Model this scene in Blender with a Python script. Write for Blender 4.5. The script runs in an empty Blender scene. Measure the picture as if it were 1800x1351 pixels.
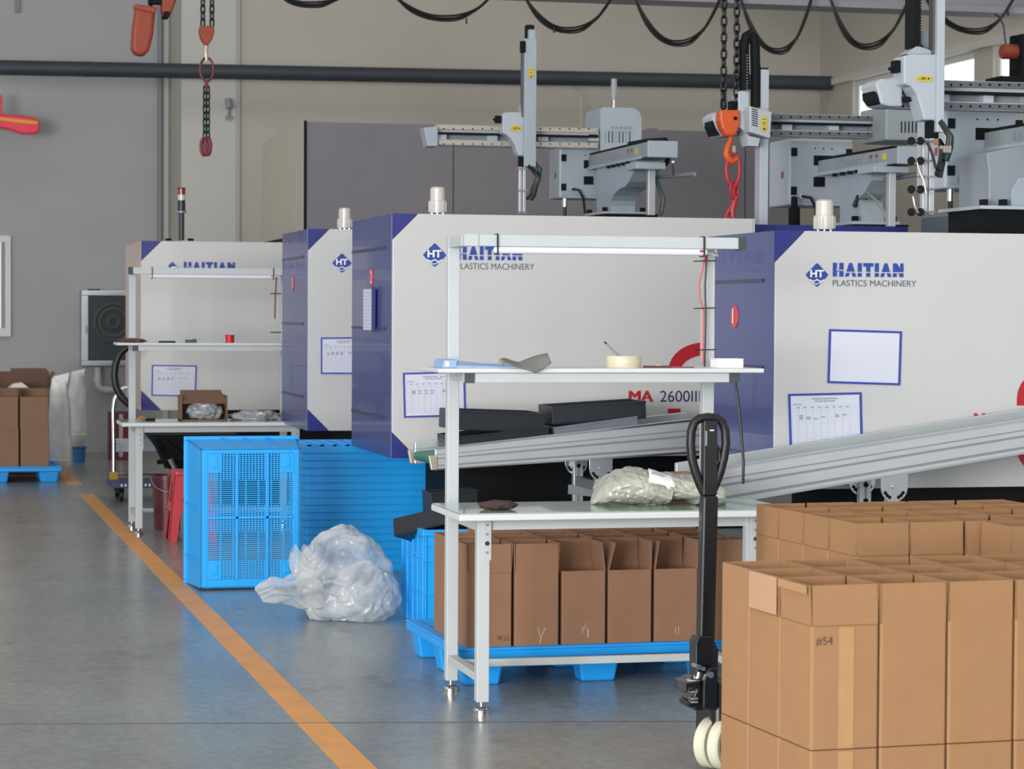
import bpy, bmesh, math, random
from mathutils import Vector, Matrix, Euler
random.seed(7)
scene = bpy.context.scene
COL = scene.collection

# ------------------------------------------------------------------ camera
FPX, CX, CY = 4300.0, 900.0, 675.5
YAW, PITCH, ROLL = math.atan(1030/4300.0), -math.atan(123.5/4300.0), math.radians(0.3)
CAM = Vector((0, 0, 1.53))
FW = Vector((math.sin(YAW)*math.cos(PITCH), math.cos(YAW)*math.cos(PITCH), math.sin(PITCH)))
_R = Vector((math.cos(YAW), -math.sin(YAW), 0)); _U = _R.cross(FW)
RT = _R*math.cos(ROLL) + _U*math.sin(ROLL)
UP = _U*math.cos(ROLL) - _R*math.sin(ROLL)
cam_data = bpy.data.cameras.new('camera'); cam = bpy.data.objects.new('camera', cam_data); COL.objects.link(cam)
cam_data.sensor_fit = 'HORIZONTAL'; cam_data.sensor_width = 36.0; cam_data.lens = 36.0*FPX/1800.0
cam_data.clip_end = 200
cam_data.dof.use_dof = True; cam_data.dof.focus_distance = 10.4; cam_data.dof.aperture_fstop = 8.0
m3 = Matrix((RT, UP, -FW)).transposed()
cam.matrix_world = Matrix.Translation(CAM) @ m3.to_4x4()
scene.camera = cam

# ------------------------------------------------------------------ light and exposure
world = bpy.data.worlds.new('world'); scene.world = world; world.use_nodes = True
bg = world.node_tree.nodes['Background']
bg.inputs['Color'].default_value = (0.97, 0.985, 1.0, 1); bg.inputs['Strength'].default_value = 0.72
def area_light(name, loc, target, sx, sy, power, color=(1, 1, 1)):
    d = bpy.data.lights.new(name, 'AREA'); d.shape = 'RECTANGLE'; d.size = sx; d.size_y = sy
    d.energy = power; d.color = color
    o = bpy.data.objects.new(name, d); COL.objects.link(o); o.location = loc
    o.rotation_euler = (Vector(target) - Vector(loc)).to_track_quat('-Z', 'Y').to_euler()
    return o
# daylight through the big loading door on the aisle side, left of and behind the camera
area_light('door_daylight', (-7.8, -2.8, 2.1), (3.0, 13.5, 0.8), 7.0, 4.0, 2050, (1.0, 0.97, 0.93))
# unseen fill light added behind the camera to brighten front faces
area_light('front_fill_light', (0.0, -12.0, 2.2), (2.5, 14.0, 0.9), 10.0, 4.2, 650, (0.97, 0.98, 1.0))
# unseen fill lights added below the ceiling to lift the back of the hall
for _x in (-2.0, 3.0, 8.0):
    for _y in (5.0, 13.0, 21.0):
        area_light('ceiling_fill_light', (_x, _y, 7.3), (_x, _y, 0), 3.0, 3.0, (35, 42, 36)[(5.0, 13.0, 21.0).index(_y)], (1.0, 0.98, 0.95))
scene.view_settings.view_transform = 'Standard'; scene.view_settings.look = 'None'
scene.view_settings.gamma = 1.0; scene.view_settings.use_curve_mapping = False
scene.view_settings.exposure = 0.1

# ------------------------------------------------------------------ helpers
def ray(x, y): return FW + RT*((x-CX)/FPX) + UP*((CY-y)/FPX)
def PY(x, y, Y):                      # photo pixel -> point in the vertical plane at depth Y
    r = ray(x, y); return CAM + r*(Y/r.y)
def PZ(x, y, z=0.0):                  # photo pixel -> point on the horizontal plane at height z
    r = ray(x, y); return CAM + r*((z-CAM.z)/r.z)
def PX(x, y, X):
    r = ray(x, y); return CAM + r*(X/r.x)

def lin(c):
    return tuple((v/12.92 if v <= 0.04045 else ((v+0.055)/1.055)**2.4) for v in c)
def rgb(h):
    h = h.lstrip('#'); return lin(tuple(int(h[i:i+2], 16)/255 for i in (0, 2, 4)))

MATS = {}
def mat(name, color, rough=0.5, metal=0.0, var=0.0, scale=6.0, bump=0.0, bscale=40.0, spec=0.5, coat=0.0,
        trans=0.0, alpha=1.0, emit=0.0, stretch=None, dark=None, coords='Object', subs=0.0):
    if name in MATS: return MATS[name]
    m = bpy.data.materials.new(name); m.use_nodes = True
    nt = m.node_tree; b = nt.nodes['Principled BSDF']
    c = rgb(color) if isinstance(color, str) else color
    b.inputs['Base Color'].default_value = (*c, 1)
    b.inputs['Roughness'].default_value = rough; b.inputs['Metallic'].default_value = metal
    b.inputs['Specular IOR Level'].default_value = spec
    b.inputs['Coat Weight'].default_value = coat
    b.inputs['Transmission Weight'].default_value = trans
    b.inputs['Alpha'].default_value = alpha
    if subs: b.inputs['Subsurface Weight'].default_value = subs
    if emit:
        b.inputs['Emission Color'].default_value = (*c, 1); b.inputs['Emission Strength'].default_value = emit
    if var or bump:
        tc = nt.nodes.new('ShaderNodeTexCoord'); mp = nt.nodes.new('ShaderNodeMapping')
        nt.links.new(tc.outputs[coords], mp.inputs['Vector'])
        if stretch: mp.inputs['Scale'].default_value = stretch
    if var:
        n = nt.nodes.new('ShaderNodeTexNoise'); n.inputs['Scale'].default_value = scale
        n.inputs['Detail'].default_value = 5.0; n.inputs['Roughness'].default_value = 0.6
        nt.links.new(mp.outputs['Vector'], n.inputs['Vector'])
        r = nt.nodes.new('ShaderNodeValToRGB')
        r.color_ramp.elements[0].position = 0.3; r.color_ramp.elements[1].position = 0.7
        d = rgb(dark) if dark else tuple(v*(1-var) for v in c)
        r.color_ramp.elements[0].color = (*d, 1)
        r.color_ramp.elements[1].color = (*[min(1, v*(1+var*0.6)) for v in c], 1)
        nt.links.new(n.outputs['Fac'], r.inputs['Fac']); nt.links.new(r.outputs['Color'], b.inputs['Base Color'])
    if bump:
        n2 = nt.nodes.new('ShaderNodeTexNoise'); n2.inputs['Scale'].default_value = bscale
        n2.inputs['Detail'].default_value = 3.0
        nt.links.new(mp.outputs['Vector'], n2.inputs['Vector'])
        bp = nt.nodes.new('ShaderNodeBump'); bp.inputs['Strength'].default_value = bump
        bp.inputs['Distance'].default_value = 0.01
        nt.links.new(n2.outputs['Fac'], bp.inputs['Height']); nt.links.new(bp.outputs['Normal'], b.inputs['Normal'])
    MATS[name] = m
    return m

class MB:
    """collects shapes in world space, then links them as ONE mesh object"""
    def __init__(s): s.v = []; s.f = []; s.mats = []; s.cur = 0; s.fm = []
    def add(s, vs, fs):
        k = len(s.v); s.v += [Vector(v) for v in vs]; s.f += [tuple(i+k for i in f) for f in fs]
        s.fm += [s.cur]*len(fs); return s
    def box(s, x0, x1, y0, y1, z0, z1):
        if x0 > x1: x0, x1 = x1, x0
        if y0 > y1: y0, y1 = y1, y0
        if z0 > z1: z0, z1 = z1, z0
        return s.add([(x0,y0,z0),(x1,y0,z0),(x1,y1,z0),(x0,y1,z0),(x0,y0,z1),(x1,y0,z1),(x1,y1,z1),(x0,y1,z1)],
              [(0,3,2,1),(4,5,6,7),(0,1,5,4),(1,2,6,5),(2,3,7,6),(3,0,4,7)])
    def hexa(s, pts):      # 4 bottom (ccw seen from above), 4 top
        return s.add(pts, [(0,3,2,1),(4,5,6,7),(0,1,5,4),(1,2,6,5),(2,3,7,6),(3,0,4,7)])
    def bar(s, p0, p1, w, h, up=(0,0,1)):   # square bar between two points
        p0 = Vector(p0); p1 = Vector(p1); d = (p1-p0).normalized(); u = Vector(up)
        if abs(d.dot(u)) > 0.98: u = Vector((0,1,0))
        a = d.cross(u).normalized()*(w/2); b = a.cross(d).normalized()*(h/2)
        pts = [p0-a-b, p0+a-b, p0+a+b, p0-a+b, p1-a-b, p1+a-b, p1+a+b, p1-a+b]
        return s.add(pts, [(0,1,2,3),(4,7,6,5),(0,4,5,1),(1,5,6,2),(2,6,7,3),(3,7,4,0)])
    def pxbox(s, x0, y0, x1, y1, Y, dy):   # a real box whose front face at depth Y spans a photo rectangle
        xm, ym = (x0+x1)/2, (y0+y1)/2
        return s.box(PY(x0,ym,Y).x, PY(x1,ym,Y).x, Y, Y+dy, PY(xm,y1,Y).z, PY(xm,y0,Y).z)
    def prism(s, poly, a0, a1, axis='y', flip=False):
        """poly: 2-D outline (x,z) for axis y, (y,z) for axis x, (x,y) for axis z"""
        n = len(poly)
        mk = {'y': lambda p,a: (p[0],a,p[1]), 'x': lambda p,a: (a,p[0],p[1]), 'z': lambda p,a: (p[0],p[1],a)}[axis]
        vs = [mk(p,a0) for p in poly] + [mk(p,a1) for p in poly]
        fs = [tuple(range(n)), tuple(range(2*n-1,n-1,-1))] + [(i,i+n,(i+1)%n+n,(i+1)%n) for i in range(n)]
        return s.add(vs, fs)
    def pxprism(s, poly, Y, dy):
        return s.prism([(PY(x,y,Y).x, PY(x,y,Y).z) for x,y in poly], Y, Y+dy)
    def cyl(s, p0, p1, r, n=16, r2=None):
        p0 = Vector(p0); p1 = Vector(p1); d = (p1-p0).normalized()
        u = Vector((0,0,1)) if abs(d.z) < 0.9 else Vector((1,0,0))
        a = d.cross(u).normalized(); b = d.cross(a); r2 = r if r2 is None else r2
        vs = []
        for p, rr in ((p0,r),(p1,r2)):
            vs += [p + (a*math.cos(2*math.pi*i/n)+b*math.sin(2*math.pi*i/n))*rr for i in range(n)]
        return s.add(vs, [tuple(range(n)), tuple(range(2*n-1,n-1,-1))] + [(i,i+n,(i+1)%n+n,(i+1)%n) for i in range(n)])
    def tube(s, pts, r, n=8, closed=False, flat=1.0):
        pts = [Vector(p) for p in pts]; m = len(pts); rings = []
        prev = None
        for i, p in enumerate(pts):
            if closed: d = pts[(i+1)%m]-pts[i-1]
            else: d = pts[min(i+1,m-1)]-pts[max(i-1,0)]
            d.normalize()
            if prev is None:
                u = Vector((0,0,1)) if abs(d.z) < 0.9 else Vector((1,0,0))
                a = d.cross(u).normalized()
            else:
                a = (prev - d*prev.dot(d)).normalized()
            prev = a; b = d.cross(a)
            rr = r[i] if isinstance(r, (list,tuple)) else r
            rings.append([p + a*math.cos(2*math.pi*k/n)*rr*flat + b*math.sin(2*math.pi*k/n)*rr for k in range(n)])
        vs = [v for R in rings for v in R]; fs = []
        for i in range(m if closed else m-1):
            j = (i+1) % m
            fs += [(i*n+k, i*n+(k+1)%n, j*n+(k+1)%n, j*n+k) for k in range(n)]
        if not closed: fs += [tuple(range(n-1,-1,-1)), tuple((m-1)*n+k for k in range(n))]
        return s.add(vs, fs)
    def lathe(s, prof, c, n=20, sx=1.0, sy=1.0):   # profile (r,z) about a vertical axis at c
        vs = []; m = len(prof)
        for r, z in prof:
            vs += [(c[0]+r*sx*math.cos(2*math.pi*k/n), c[1]+r*sy*math.sin(2*math.pi*k/n), c[2]+z) for k in range(n)]
        fs = []
        for i in range(m-1):
            fs += [(i*n+k, i*n+(k+1)%n, (i+1)*n+(k+1)%n, (i+1)*n+k) for k in range(n)]
        fs += [tuple(range(n-1,-1,-1)), tuple((m-1)*n+k for k in range(n))]
        return s.add(vs, fs)
    def build(s, name, m, parent=None, smooth=False, bevel=0.0, origin=None, kind=None, seg=2):
        off = wloc(parent) if parent is not None else (Vector(origin) if origin is not None else Vector((0,0,0)))
        me = bpy.data.meshes.new(name)
        me.from_pydata([v-off for v in s.v], [], s.f)
        bm = bmesh.new(); bm.from_mesh(me); bmesh.ops.recalc_face_normals(bm, faces=bm.faces); bm.to_mesh(me); bm.free()
        ms = m if isinstance(m, (list,tuple)) else [m]
        for q in ms: me.materials.append(q)
        if len(ms) > 1:
            for p, k in zip(me.polygons, s.fm): p.material_index = k
        if smooth:
            for p in me.polygons: p.use_smooth = True
            me.set_sharp_from_angle(angle=math.radians(40))
        o = bpy.data.objects.new(name, me); COL.objects.link(o)
        if parent is not None: o.parent = parent
        elif origin is not None: o.location = origin
        if bevel:
            md = o.modifiers.new('bevel', 'BEVEL'); md.width = bevel; md.segments = seg; md.limit_method = 'ANGLE'
            md.angle_limit = math.radians(40)
        if kind: o['kind'] = kind
        return o

def wloc(o):
    l = Vector((0,0,0))
    while o is not None: l += o.location; o = o.parent
    return l
def thing(name, label, cat, loc=(0,0,0), group=None):
    o = bpy.data.objects.new(name, None); COL.objects.link(o); o.location = loc
    o.empty_display_size = 0.1
    return tag(o, label, cat, group)
def tag(o, label, cat, group=None):
    o['label'] = label; o['category'] = cat
    if group: o['group'] = group
    return o
def struct(o): o['kind'] = 'structure'; return o
def copy_tree(o, parent=None):
    c = o.copy(); COL.objects.link(c); c.parent = parent
    for ch in list(o.children): copy_tree(ch, c)
    return c

def text_part(name, body, m, parent, p0, width=None, height=None, bold=0.0, depth=0.002, rot=0.0, normal='-y', shear=0.0, dup=0.0):
    """flat lettering lying on a wall plane; p0 = lower left corner in the world"""
    cu = bpy.data.curves.new('t', 'FONT'); cu.body = body; cu.size = 1.0; cu.extrude = 0.0; cu.offset = bold; cu.shear = shear
    t = bpy.data.objects.new('t', cu); COL.objects.link(t)
    dg = bpy.context.evaluated_depsgraph_get()
    me = bpy.data.meshes.new_from_object(t.evaluated_get(dg))
    bpy.data.objects.remove(t); bpy.data.curves.remove(cu)
    xs = [v.co.x for v in me.vertices]; ys = [v.co.y for v in me.vertices]
    x0, x1, y0, y1 = min(xs), max(xs), min(ys), max(ys)
    sx = (width/(x1-x0)) if width else None; sy = (height/(y1-y0)) if height else None
    if sx is None: sx = sy
    if sy is None: sy = sx
    off = wloc(parent); p0 = Vector(p0)
    for v in me.vertices:
        a, b = (v.co.x-x0)*sx, (v.co.y-y0)*sy
        if rot: a, b = a*math.cos(rot)-b*math.sin(rot), a*math.sin(rot)+b*math.cos(rot)
        if normal == '-y': q = Vector((p0.x+a, p0.y, p0.z+b))
        elif normal == '-x': q = Vector((p0.x, p0.y-a, p0.z+b))
        v.co = q-off
    if dup:
        bm = bmesh.new(); bm.from_mesh(me)
        for sgn in (-1, 1):
            b2 = bmesh.new(); b2.from_mesh(me); dv = Vector((dup*sgn,-0.0004+0.0002*sgn,0)) if normal == '-y' else Vector((-0.0004+0.0002*sgn,dup*sgn,0))
            bmesh.ops.translate(b2, verts=b2.verts, vec=dv); tmp = bpy.data.meshes.new('tmp'); b2.to_mesh(tmp); b2.free(); bm.from_mesh(tmp); bpy.data.meshes.remove(tmp)
        bm.to_mesh(me); bm.free()
    me.materials.clear(); me.materials.append(m)
    me.name = name
    o = bpy.data.objects.new(name, me); COL.objects.link(o); o.parent = parent
    return o

ORD = ['first','second','third','fourth','fifth','sixth','seventh','eighth','ninth','tenth','eleventh','twelfth',
       'thirteenth','fourteenth','fifteenth','sixteenth','seventeenth','eighteenth']

# ------------------------------------------------------------------ materials
M_floor = None
M_wallgrey = mat('wall_grey_paint', '#acadb1', 0.85, var=0.05, scale=1.2, bump=0.08, bscale=60)
M_wallcream = mat('wall_cream_paint', '#b9b5ac', 0.85, var=0.05, scale=0.9, bump=0.08, bscale=60)
M_colpaint = mat('column_paint', '#c2c1bd', 0.85, var=0.04, scale=1.0)
M_pipe = mat('dark_pipe', '#363d47', 0.55, var=0.12, scale=3)
M_beam = mat('beam_grey', '#9b9ba4', 0.7, var=0.05)
M_partgrey = mat('partition_grey', '#7c7a80', 0.6, var=0.06, scale=1.5)
M_partcream = mat('partition_cream', '#c4bcae', 0.7, var=0.04)
M_dark = mat('near_black', '#0c0f14', 0.75, spec=0.25)
M_white = mat('machine_white', '#c8c9ca', 0.32, var=0.02, scale=2.0, coat=0.15)
M_blue = mat('machine_blue', '#2d3a80', 0.33, var=0.05, scale=2.0, coat=0.2)
M_blue2 = mat('machine_blue_deep', '#252f7c', 0.4)
M_pink = mat('machine_end_pale', '#c8b3ac', 0.4, var=0.06, scale=3)
M_logo = mat('logo_blue', '#2a47a0', 0.5)
M_ink = mat('ink_navy', '#27305c', 0.5)
M_greytxt = mat('ink_grey', '#5d6470', 0.5)
M_red = mat('sign_red', '#b3202e', 0.45)
M_redsoft = mat('sticker_red', '#d8434d', 0.45)
M_whitepaint = mat('white_print', '#f1f1ee', 0.5)
M_paper = mat('paper', '#d6d9e8', 0.55, var=0.02)
M_paperframe = mat('paper_frame_blue', '#3747a8', 0.4)
M_gridline = mat('paper_print', '#b4b8cf', 0.7)
M_printdark = mat('paper_text', '#8d92ab', 0.7)
M_alu = mat('aluminium', '#c2c6cb', 0.36, metal=0.35, var=0.05, scale=4, stretch=(1,1,8))
M_aludark = mat('aluminium_groove', '#8f949b', 0.45, metal=0.3)
M_alubright = mat('polished_metal', '#c9ccd0', 0.22, metal=0.95)
M_bench = mat('bench_paint', '#bfc6c9', 0.45, var=0.03)
M_benchcap = mat('bench_cap', '#3f4a4c', 0.6)
M_top = mat('laminate_white', '#d6d8dc', 0.4)
M_glassmat = mat('green_table_mat', '#9db3a7', 0.18, var=0.04, scale=3, coat=0.6)
M_led = mat('led_diffuser', '#dedfe8', 0.4)
M_chrome = mat('chrome', '#d0d0d0', 0.15, metal=1.0)
M_crate = mat('blue_plastic', '#18acff', 0.42, var=0.04, scale=4, spec=0.5)
M_crate2 = mat('blue_plastic_pallet', '#1fa4fb', 0.4, var=0.04, scale=4)
M_card = mat('cardboard', '#9d7652', 0.8, var=0.05, scale=9, bump=0.05, bscale=90)
M_card2 = mat('cardboard_brown', '#936e56', 0.85, var=0.06, scale=9, bump=0.05, bscale=90)
M_cardin = mat('cardboard_inside', '#c79a69', 0.85, var=0.05, scale=9)
M_tape = mat('packing_tape', '#b48a60', 0.18, coat=0.5, var=0.06, scale=14)
M_black = mat('black_plastic', '#191f28', 0.42, var=0.1, scale=6)
M_blackpaint = mat('black_paint', '#101114', 0.3, coat=0.3)
M_rubber = mat('black_rubber', '#0f1012', 0.45)
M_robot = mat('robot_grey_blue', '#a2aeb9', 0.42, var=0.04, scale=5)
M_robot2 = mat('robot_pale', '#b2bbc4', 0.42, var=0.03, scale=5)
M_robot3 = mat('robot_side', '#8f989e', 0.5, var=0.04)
M_rail = mat('linear_rail', '#b9b3a6', 0.35, metal=0.5)
M_raildark = mat('linear_rail_dark', '#6e6e72', 0.4, metal=0.6)
M_yellow = mat('label_yellow', '#cdbb3a', 0.5)
M_orange = mat('hoist_orange', '#d2561f', 0.42, var=0.08)
M_orangedim = mat('hoist_orange_dim', '#9a3f26', 0.5, var=0.12, scale=10)  # darker copy of the hoist orange; dim upper left put into the colour
M_ringred = mat('sling_red', '#b02a34', 0.42, var=0.12, scale=14)
M_chain = mat('chain_steel', '#2a2b2e', 0.4, metal=0.7)
M_chaingreen = mat('chain_green_black', '#2c3938', 0.45, metal=0.5)
M_cable = mat('cable_black', '#17191c', 0.5)
M_linepaint = mat('floor_line_orange', '#e8a55e', 0.5, var=0.1, scale=5, dark='#d99a58', spec=0.3)
M_stool = mat('stool_red', '#c03238', 0.42)
M_bucket = mat('bucket_maroon', '#5a1c2a', 0.4)
M_sack = mat('woven_sack', '#eef0f0', 0.7, var=0.06, scale=20, bump=0.25, bscale=30)
M_lens = mat('lamp_lens', '#d8d4cc', 0.25, trans=0.15, coat=0.4)
M_win = mat('window_frame', '#dcdde0', 0.5)

# ------------------------------------------------------------------ floor, walls, ceiling
def floor_material():
    m = bpy.data.materials.new('sealed_concrete'); m.use_nodes = True; nt = m.node_tree; L = nt.links.new
    b = nt.nodes['Principled BSDF']; tc = nt.nodes.new('ShaderNodeTexCoord')
    def noise(sc, det, st=(1,1,1)):
        mp = nt.nodes.new('ShaderNodeMapping'); mp.inputs['Scale'].default_value = st
        L(tc.outputs['Object'], mp.inputs['Vector'])
        n = nt.nodes.new('ShaderNodeTexNoise'); n.inputs['Scale'].default_value = sc; n.inputs['Detail'].default_value = det
        n.inputs['Roughness'].default_value = 0.65; L(mp.outputs['Vector'], n.inputs['Vector']); return n
    def ramp(src, p0, p1, c0, c1):
        r = nt.nodes.new('ShaderNodeValToRGB'); e = r.color_ramp.elements
        e[0].position = p0; e[1].position = p1; e[0].color = (*c0,1); e[1].color = (*c1,1)
        L(src, r.inputs['Fac']); return r.outputs['Color']
    def mix(a, bb, fac, mode='MULTIPLY'):
        x = nt.nodes.new('ShaderNodeMix'); x.data_type = 'RGBA'; x.blend_type = mode
        x.inputs['Factor'].default_value = fac; L(a, x.inputs['A']); L(bb, x.inputs['B']); return x.outputs['Result']
    base = ramp(noise(1.3, 8, (1,0.45,1)).outputs['Fac'], 0.3, 0.7, rgb('#7c817f'), rgb('#979d9a'))
    fine = ramp(noise(26, 10, (1,0.6,1)).outputs['Fac'], 0.3, 0.7, (0.76,0.77,0.78), (1.14,1.14,1.13))
    spots = ramp(noise(3.1, 2, (1,0.6,1)).outputs['Fac'], 0.6, 0.74, (1,1,1), (0.6,0.6,0.61))
    c = mix(mix(base, fine, 1.0), spots, 0.8)
    L(c, b.inputs['Base Color'])
    rr = nt.nodes.new('ShaderNodeMapRange'); L(noise(5, 5).outputs['Fac'], rr.inputs['Value'])
    rr.inputs['To Min'].default_value = 0.14; rr.inputs['To Max'].default_value = 0.34
    L(rr.outputs['Result'], b.inputs['Roughness']); b.inputs['Specular IOR Level'].default_value = 0.42
    bp = nt.nodes.new('ShaderNodeBump'); bp.inputs['Strength'].default_value = 0.05; bp.inputs['Distance'].default_value = 0.01
    L(noise(60, 3).outputs['Fac'], bp.inputs['Height']); L(bp.outputs['Normal'], b.inputs['Normal'])
    return m
M_floor = floor_material()

YB, YS = 27.0, 25.7                        # back wall on the left, and its nearer part on the right
XS = PY(320, 400, YS).x                    # the step between them
XR = PY(1440, 300, YS).x                   # right wall
floor = struct(MB().box(-9, XR+0.3, -11, YB+0.3, -0.2, 0).build('floor', M_floor))
struct(MB().box(-9, XS, YB, YB+0.25, 0, 7.6).build('wall_back', M_wallgrey))
struct(MB().box(XS, XR+0.2, YS, YB+0.25, 0, 7.6).build('wall_back_right', [M_wallcream]))
ceil = struct(MB().box(-9, XR+0.3, -2, YB+0.3, 7.6, 7.8).build('ceiling', mat('ceiling_paint', '#c8c8c6', 0.9)))
# plaster pilaster strip and joint on the back wall
struct(MB().box(XS-0.01, PY(414,300,YS).x, YS-0.02, YS, 0, 7.6).build('trim_3', M_colpaint))
struct(MB().box(PY(414,300,YS).x, PY(421,300,YS).x, YS-0.045, YS, 0, 7.6).build('trim_4', M_wallgrey))
# conduit and corner strip on the left wall
struct(MB().cyl((PY(281,300,YB).x, YB-0.05, 0.9), (PY(281,300,YB).x, YB-0.05, 7.6), 0.03, 12).build('trim_5', mat('conduit_grey', '#7f828a', 0.5), smooth=True))
struct(MB().box(PY(286,300,YB).x, PY(296,300,YB).x, YB-0.03, YB, 0, 7.6).build('trim_6', M_colpaint))
# upright columns in the right corner
for k, (a, b) in enumerate([(1441, 1452), (1454, 1466)]):
    struct(MB().box(PY(a,300,YS).x, PY(b,300,YS).x, YS-0.25-0.1*k, YS, 0, 7.6).build('trim_%d' % (7+k), M_colpaint))

# right wall with a strip of daylight windows
wz1 = PX(1600, 117, XR).z; wz0 = PX(1530, 210, XR).z
wy = [PX(x, 150, XR).y for x in (1493, 1712)]
ya, yb = wy[0]-0.1, wy[1]
pane_w = ya - yb
w = MB(); w.box(XR, XR+0.2, 8.0, YB, 0, wz0); w.box(XR, XR+0.2, 8.0, YB, wz1, 7.6); w.box(XR, XR+0.2, ya, YB, wz0, wz1)
edges = []
y = ya
n = 1
while y > 11:
    y2 = y - pane_w
    w.box(XR, XR+0.2, y2-0.42, y2, wz0, wz1)
    fr = MB(); 
    fr.box(XR+0.05, XR+0.11, y2, y, wz0, wz0+0.06); fr.box(XR+0.05, XR+0.11, y2, y, wz1-0.06, wz1)
    fr.box(XR+0.05, XR+0.11, y2, y2+0.06, wz0+0.06, wz1-0.06); fr.box(XR+0.05, XR+0.11, y-0.06, y, wz0+0.06, wz1-0.06)
    fo = struct(fr.build('window_%d' % n, M_win))
    gl = MB().box(XR+0.075, XR+0.081, y2+0.06, y-0.06, wz0+0.06, wz1-0.06).build('pane', mat('daylit_frosted_glass', '#f0f6ee', 0.4, emit=1.15), fo)
    n += 1; y = y2-0.42
w.box(XR, XR+0.2, 8.0, y, wz0, wz1)
struct(w.build('wall_right', M_wallcream))
struct(MB().box(XR-0.05, XR, 8, YS, wz1, wz1+0.07).build('trim_9', M_colpaint))

# window at the left edge of the back wall
wl = MB(); Yw = YB-0.05
x0, x1 = PY(-130,500,Yw).x, PY(19,500,Yw).x; z1, z0 = PY(9,414,Yw).z, PY(9,591,Yw).z
wl.box(x0,x1,Yw,YB,z0,z0+0.09).box(x0,x1,Yw,YB,z1-0.07,z1).box(x1-0.06,x1,Yw,YB,z0+0.09,z1-0.07).box(x0,x0+0.06,Yw,YB,z0+0.09,z1-0.07)
wo = struct(wl.build('window_9', M_win))
MB().box(x0+0.06, x1-0.06, YB-0.012, YB, z0+0.09, z1-0.07).build('pane', mat('lit_pane_pink', '#e6d3cb', 0.2, emit=0.35), wo)
MB().box(x1-0.1, x1-0.06, Yw+0.012, YB-0.012, z0+0.09, z1-0.07).build('sash', mat('sash_grey', '#8d9296', 0.5), wo)

# painted floor lines and saw-cut joint
def strip(pts_l, pts_r, name, m):
    vs = [(p.x,p.y,0.0) for p in pts_l+pts_r]; vt = [(p.x,p.y,0.0015) for p in pts_l+pts_r]
    return struct(MB().hexa([vs[0],vs[2],vs[3],vs[1],vt[0],vt[2],vt[3],vt[1]]).build(name, m))
lx0, lx1 = 1.395, 1.515
def line_seg(yn, yf, name, dx=0.0, m=M_linepaint):
    return struct(MB().hexa([(lx0,yn,0),(lx1,yn,0),(lx1-dx,yf,0),(lx0-dx,yf,0),
                             (lx0,yn,0.0015),(lx1,yn,0.0015),(lx1-dx,yf,0.0015),(lx0-dx,yf,0.0015)]).build(name, m))
line_seg(3.0, PZ(150,868).y, 'trim_1', 0.15)
o = line_seg(PZ(140,851).y, PZ(110,806).y, 'trim_2', 0.05); o.location.x = -0.17
# worn yellow stub under the pallet truck
a = PZ(1195,1225); b = PZ(1262,1262)
struct(MB().hexa([(a.x,a.y,0),(b.x,b.y,0),(b.x+0.75,b.y+0.08,0),(a.x+0.75,a.y+0.14,0),(a.x,a.y,0.001),(b.x,b.y,0.001),(b.x+0.75,b.y+0.08,0.001),(a.x+0.75,a.y+0.14,0.001)]).build('trim_10', mat('worn_yellow', '#9c8f6a', 0.4, var=0.2, scale=9, dark='#7d7d74')))
ja = PZ(-60,1273); jb = PZ(900,1269)
jd = (jb-ja)
MB().bar(ja-jd*0.2+Vector((0,0,-0.001)), ja+jd*2.2+Vector((0,0,-0.001)), 0.012, 0.005).build('expansion_joint', mat('joint_dark', '#56595b', 0.7), floor)

# dark service pipe along the wall
p0, p1 = PY(-90,117,25.3), PY(1548,148,25.3)
p1 = p0+(p1-p0)*min(1.0,(XR-0.03-p0.x)/(p1.x-p0.x))
t = thing('service_pipe', 'long dark grey pipe running across the back wall', 'pipe', p0)
MB().cyl(p0, p1, 0.077, 20).build('pipe_run', M_pipe, t, smooth=True)
for x in (150, 640, 1120): 
    q = p0 + (p1-p0)*((x+90)/1638)
    MB().cyl(q-(p1-p0).normalized()*0.02, q+(p1-p0).normalized()*0.02, 0.08, 20).build('joint_ring', M_pipe, t, smooth=True)
# thin cable drooping under the pipe
MB().tube([PY(700,143,25.45),PY(800,146,25.45),PY(900,149,25.45),PY(1005,150,25.45),PY(1018,160,25.45),PY(1021,175,25.45),PY(1021,225,25.45)], 0.006, 6).build('wall_wire', M_rail)
tag(bpy.data.objects['wall_wire'], 'thin pale wire drooping under the dark pipe on the cream wall', 'wire')

# overhead runway beam with festoon cables
Yb_ = 19.5
pA, pB = PY(300,-18,Yb_), PY(1900,20,Yb_)
zb = PY(1500,13,Yb_).z
t = thing('runway_beam', 'grey overhead runway beam across the top of the hall', 'beam', (pA.x,Yb_,zb))
MB().box(PY(880,0,Yb_).x, XR, Yb_, Yb_+0.35, zb, zb+0.05).build('bottom_flange', M_beam, t)
MB().box(PY(880,0,Yb_).x, XR, Yb_+0.15, Yb_+0.2, zb+0.05, zb+0.55).build('web', M_beam, t)
MB().box(PY(880,0,Yb_).x, XR, Yb_, Yb_+0.35, zb+0.55, zb+0.6).build('top_flange', M_beam, t)
t = thing('festoon_cable', 'black festoon cables hanging in loops along the top of the picture', 'cable', (pA.x,Yb_-0.1,zb))
loops = [((494,-6),(550,9),(604,-8)),((696,-5),(785,33),(862,-6)),((922,-6),(1000,54),(1076,-6)),((1114,-8),(1192,77),(1268,-8)),
         ((1300,-8),(1368,91),(1428,-8)),((1458,-8),(1522,83),(1600,-8)),((1618,-20),(1712,56),(1786,-12))]
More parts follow.
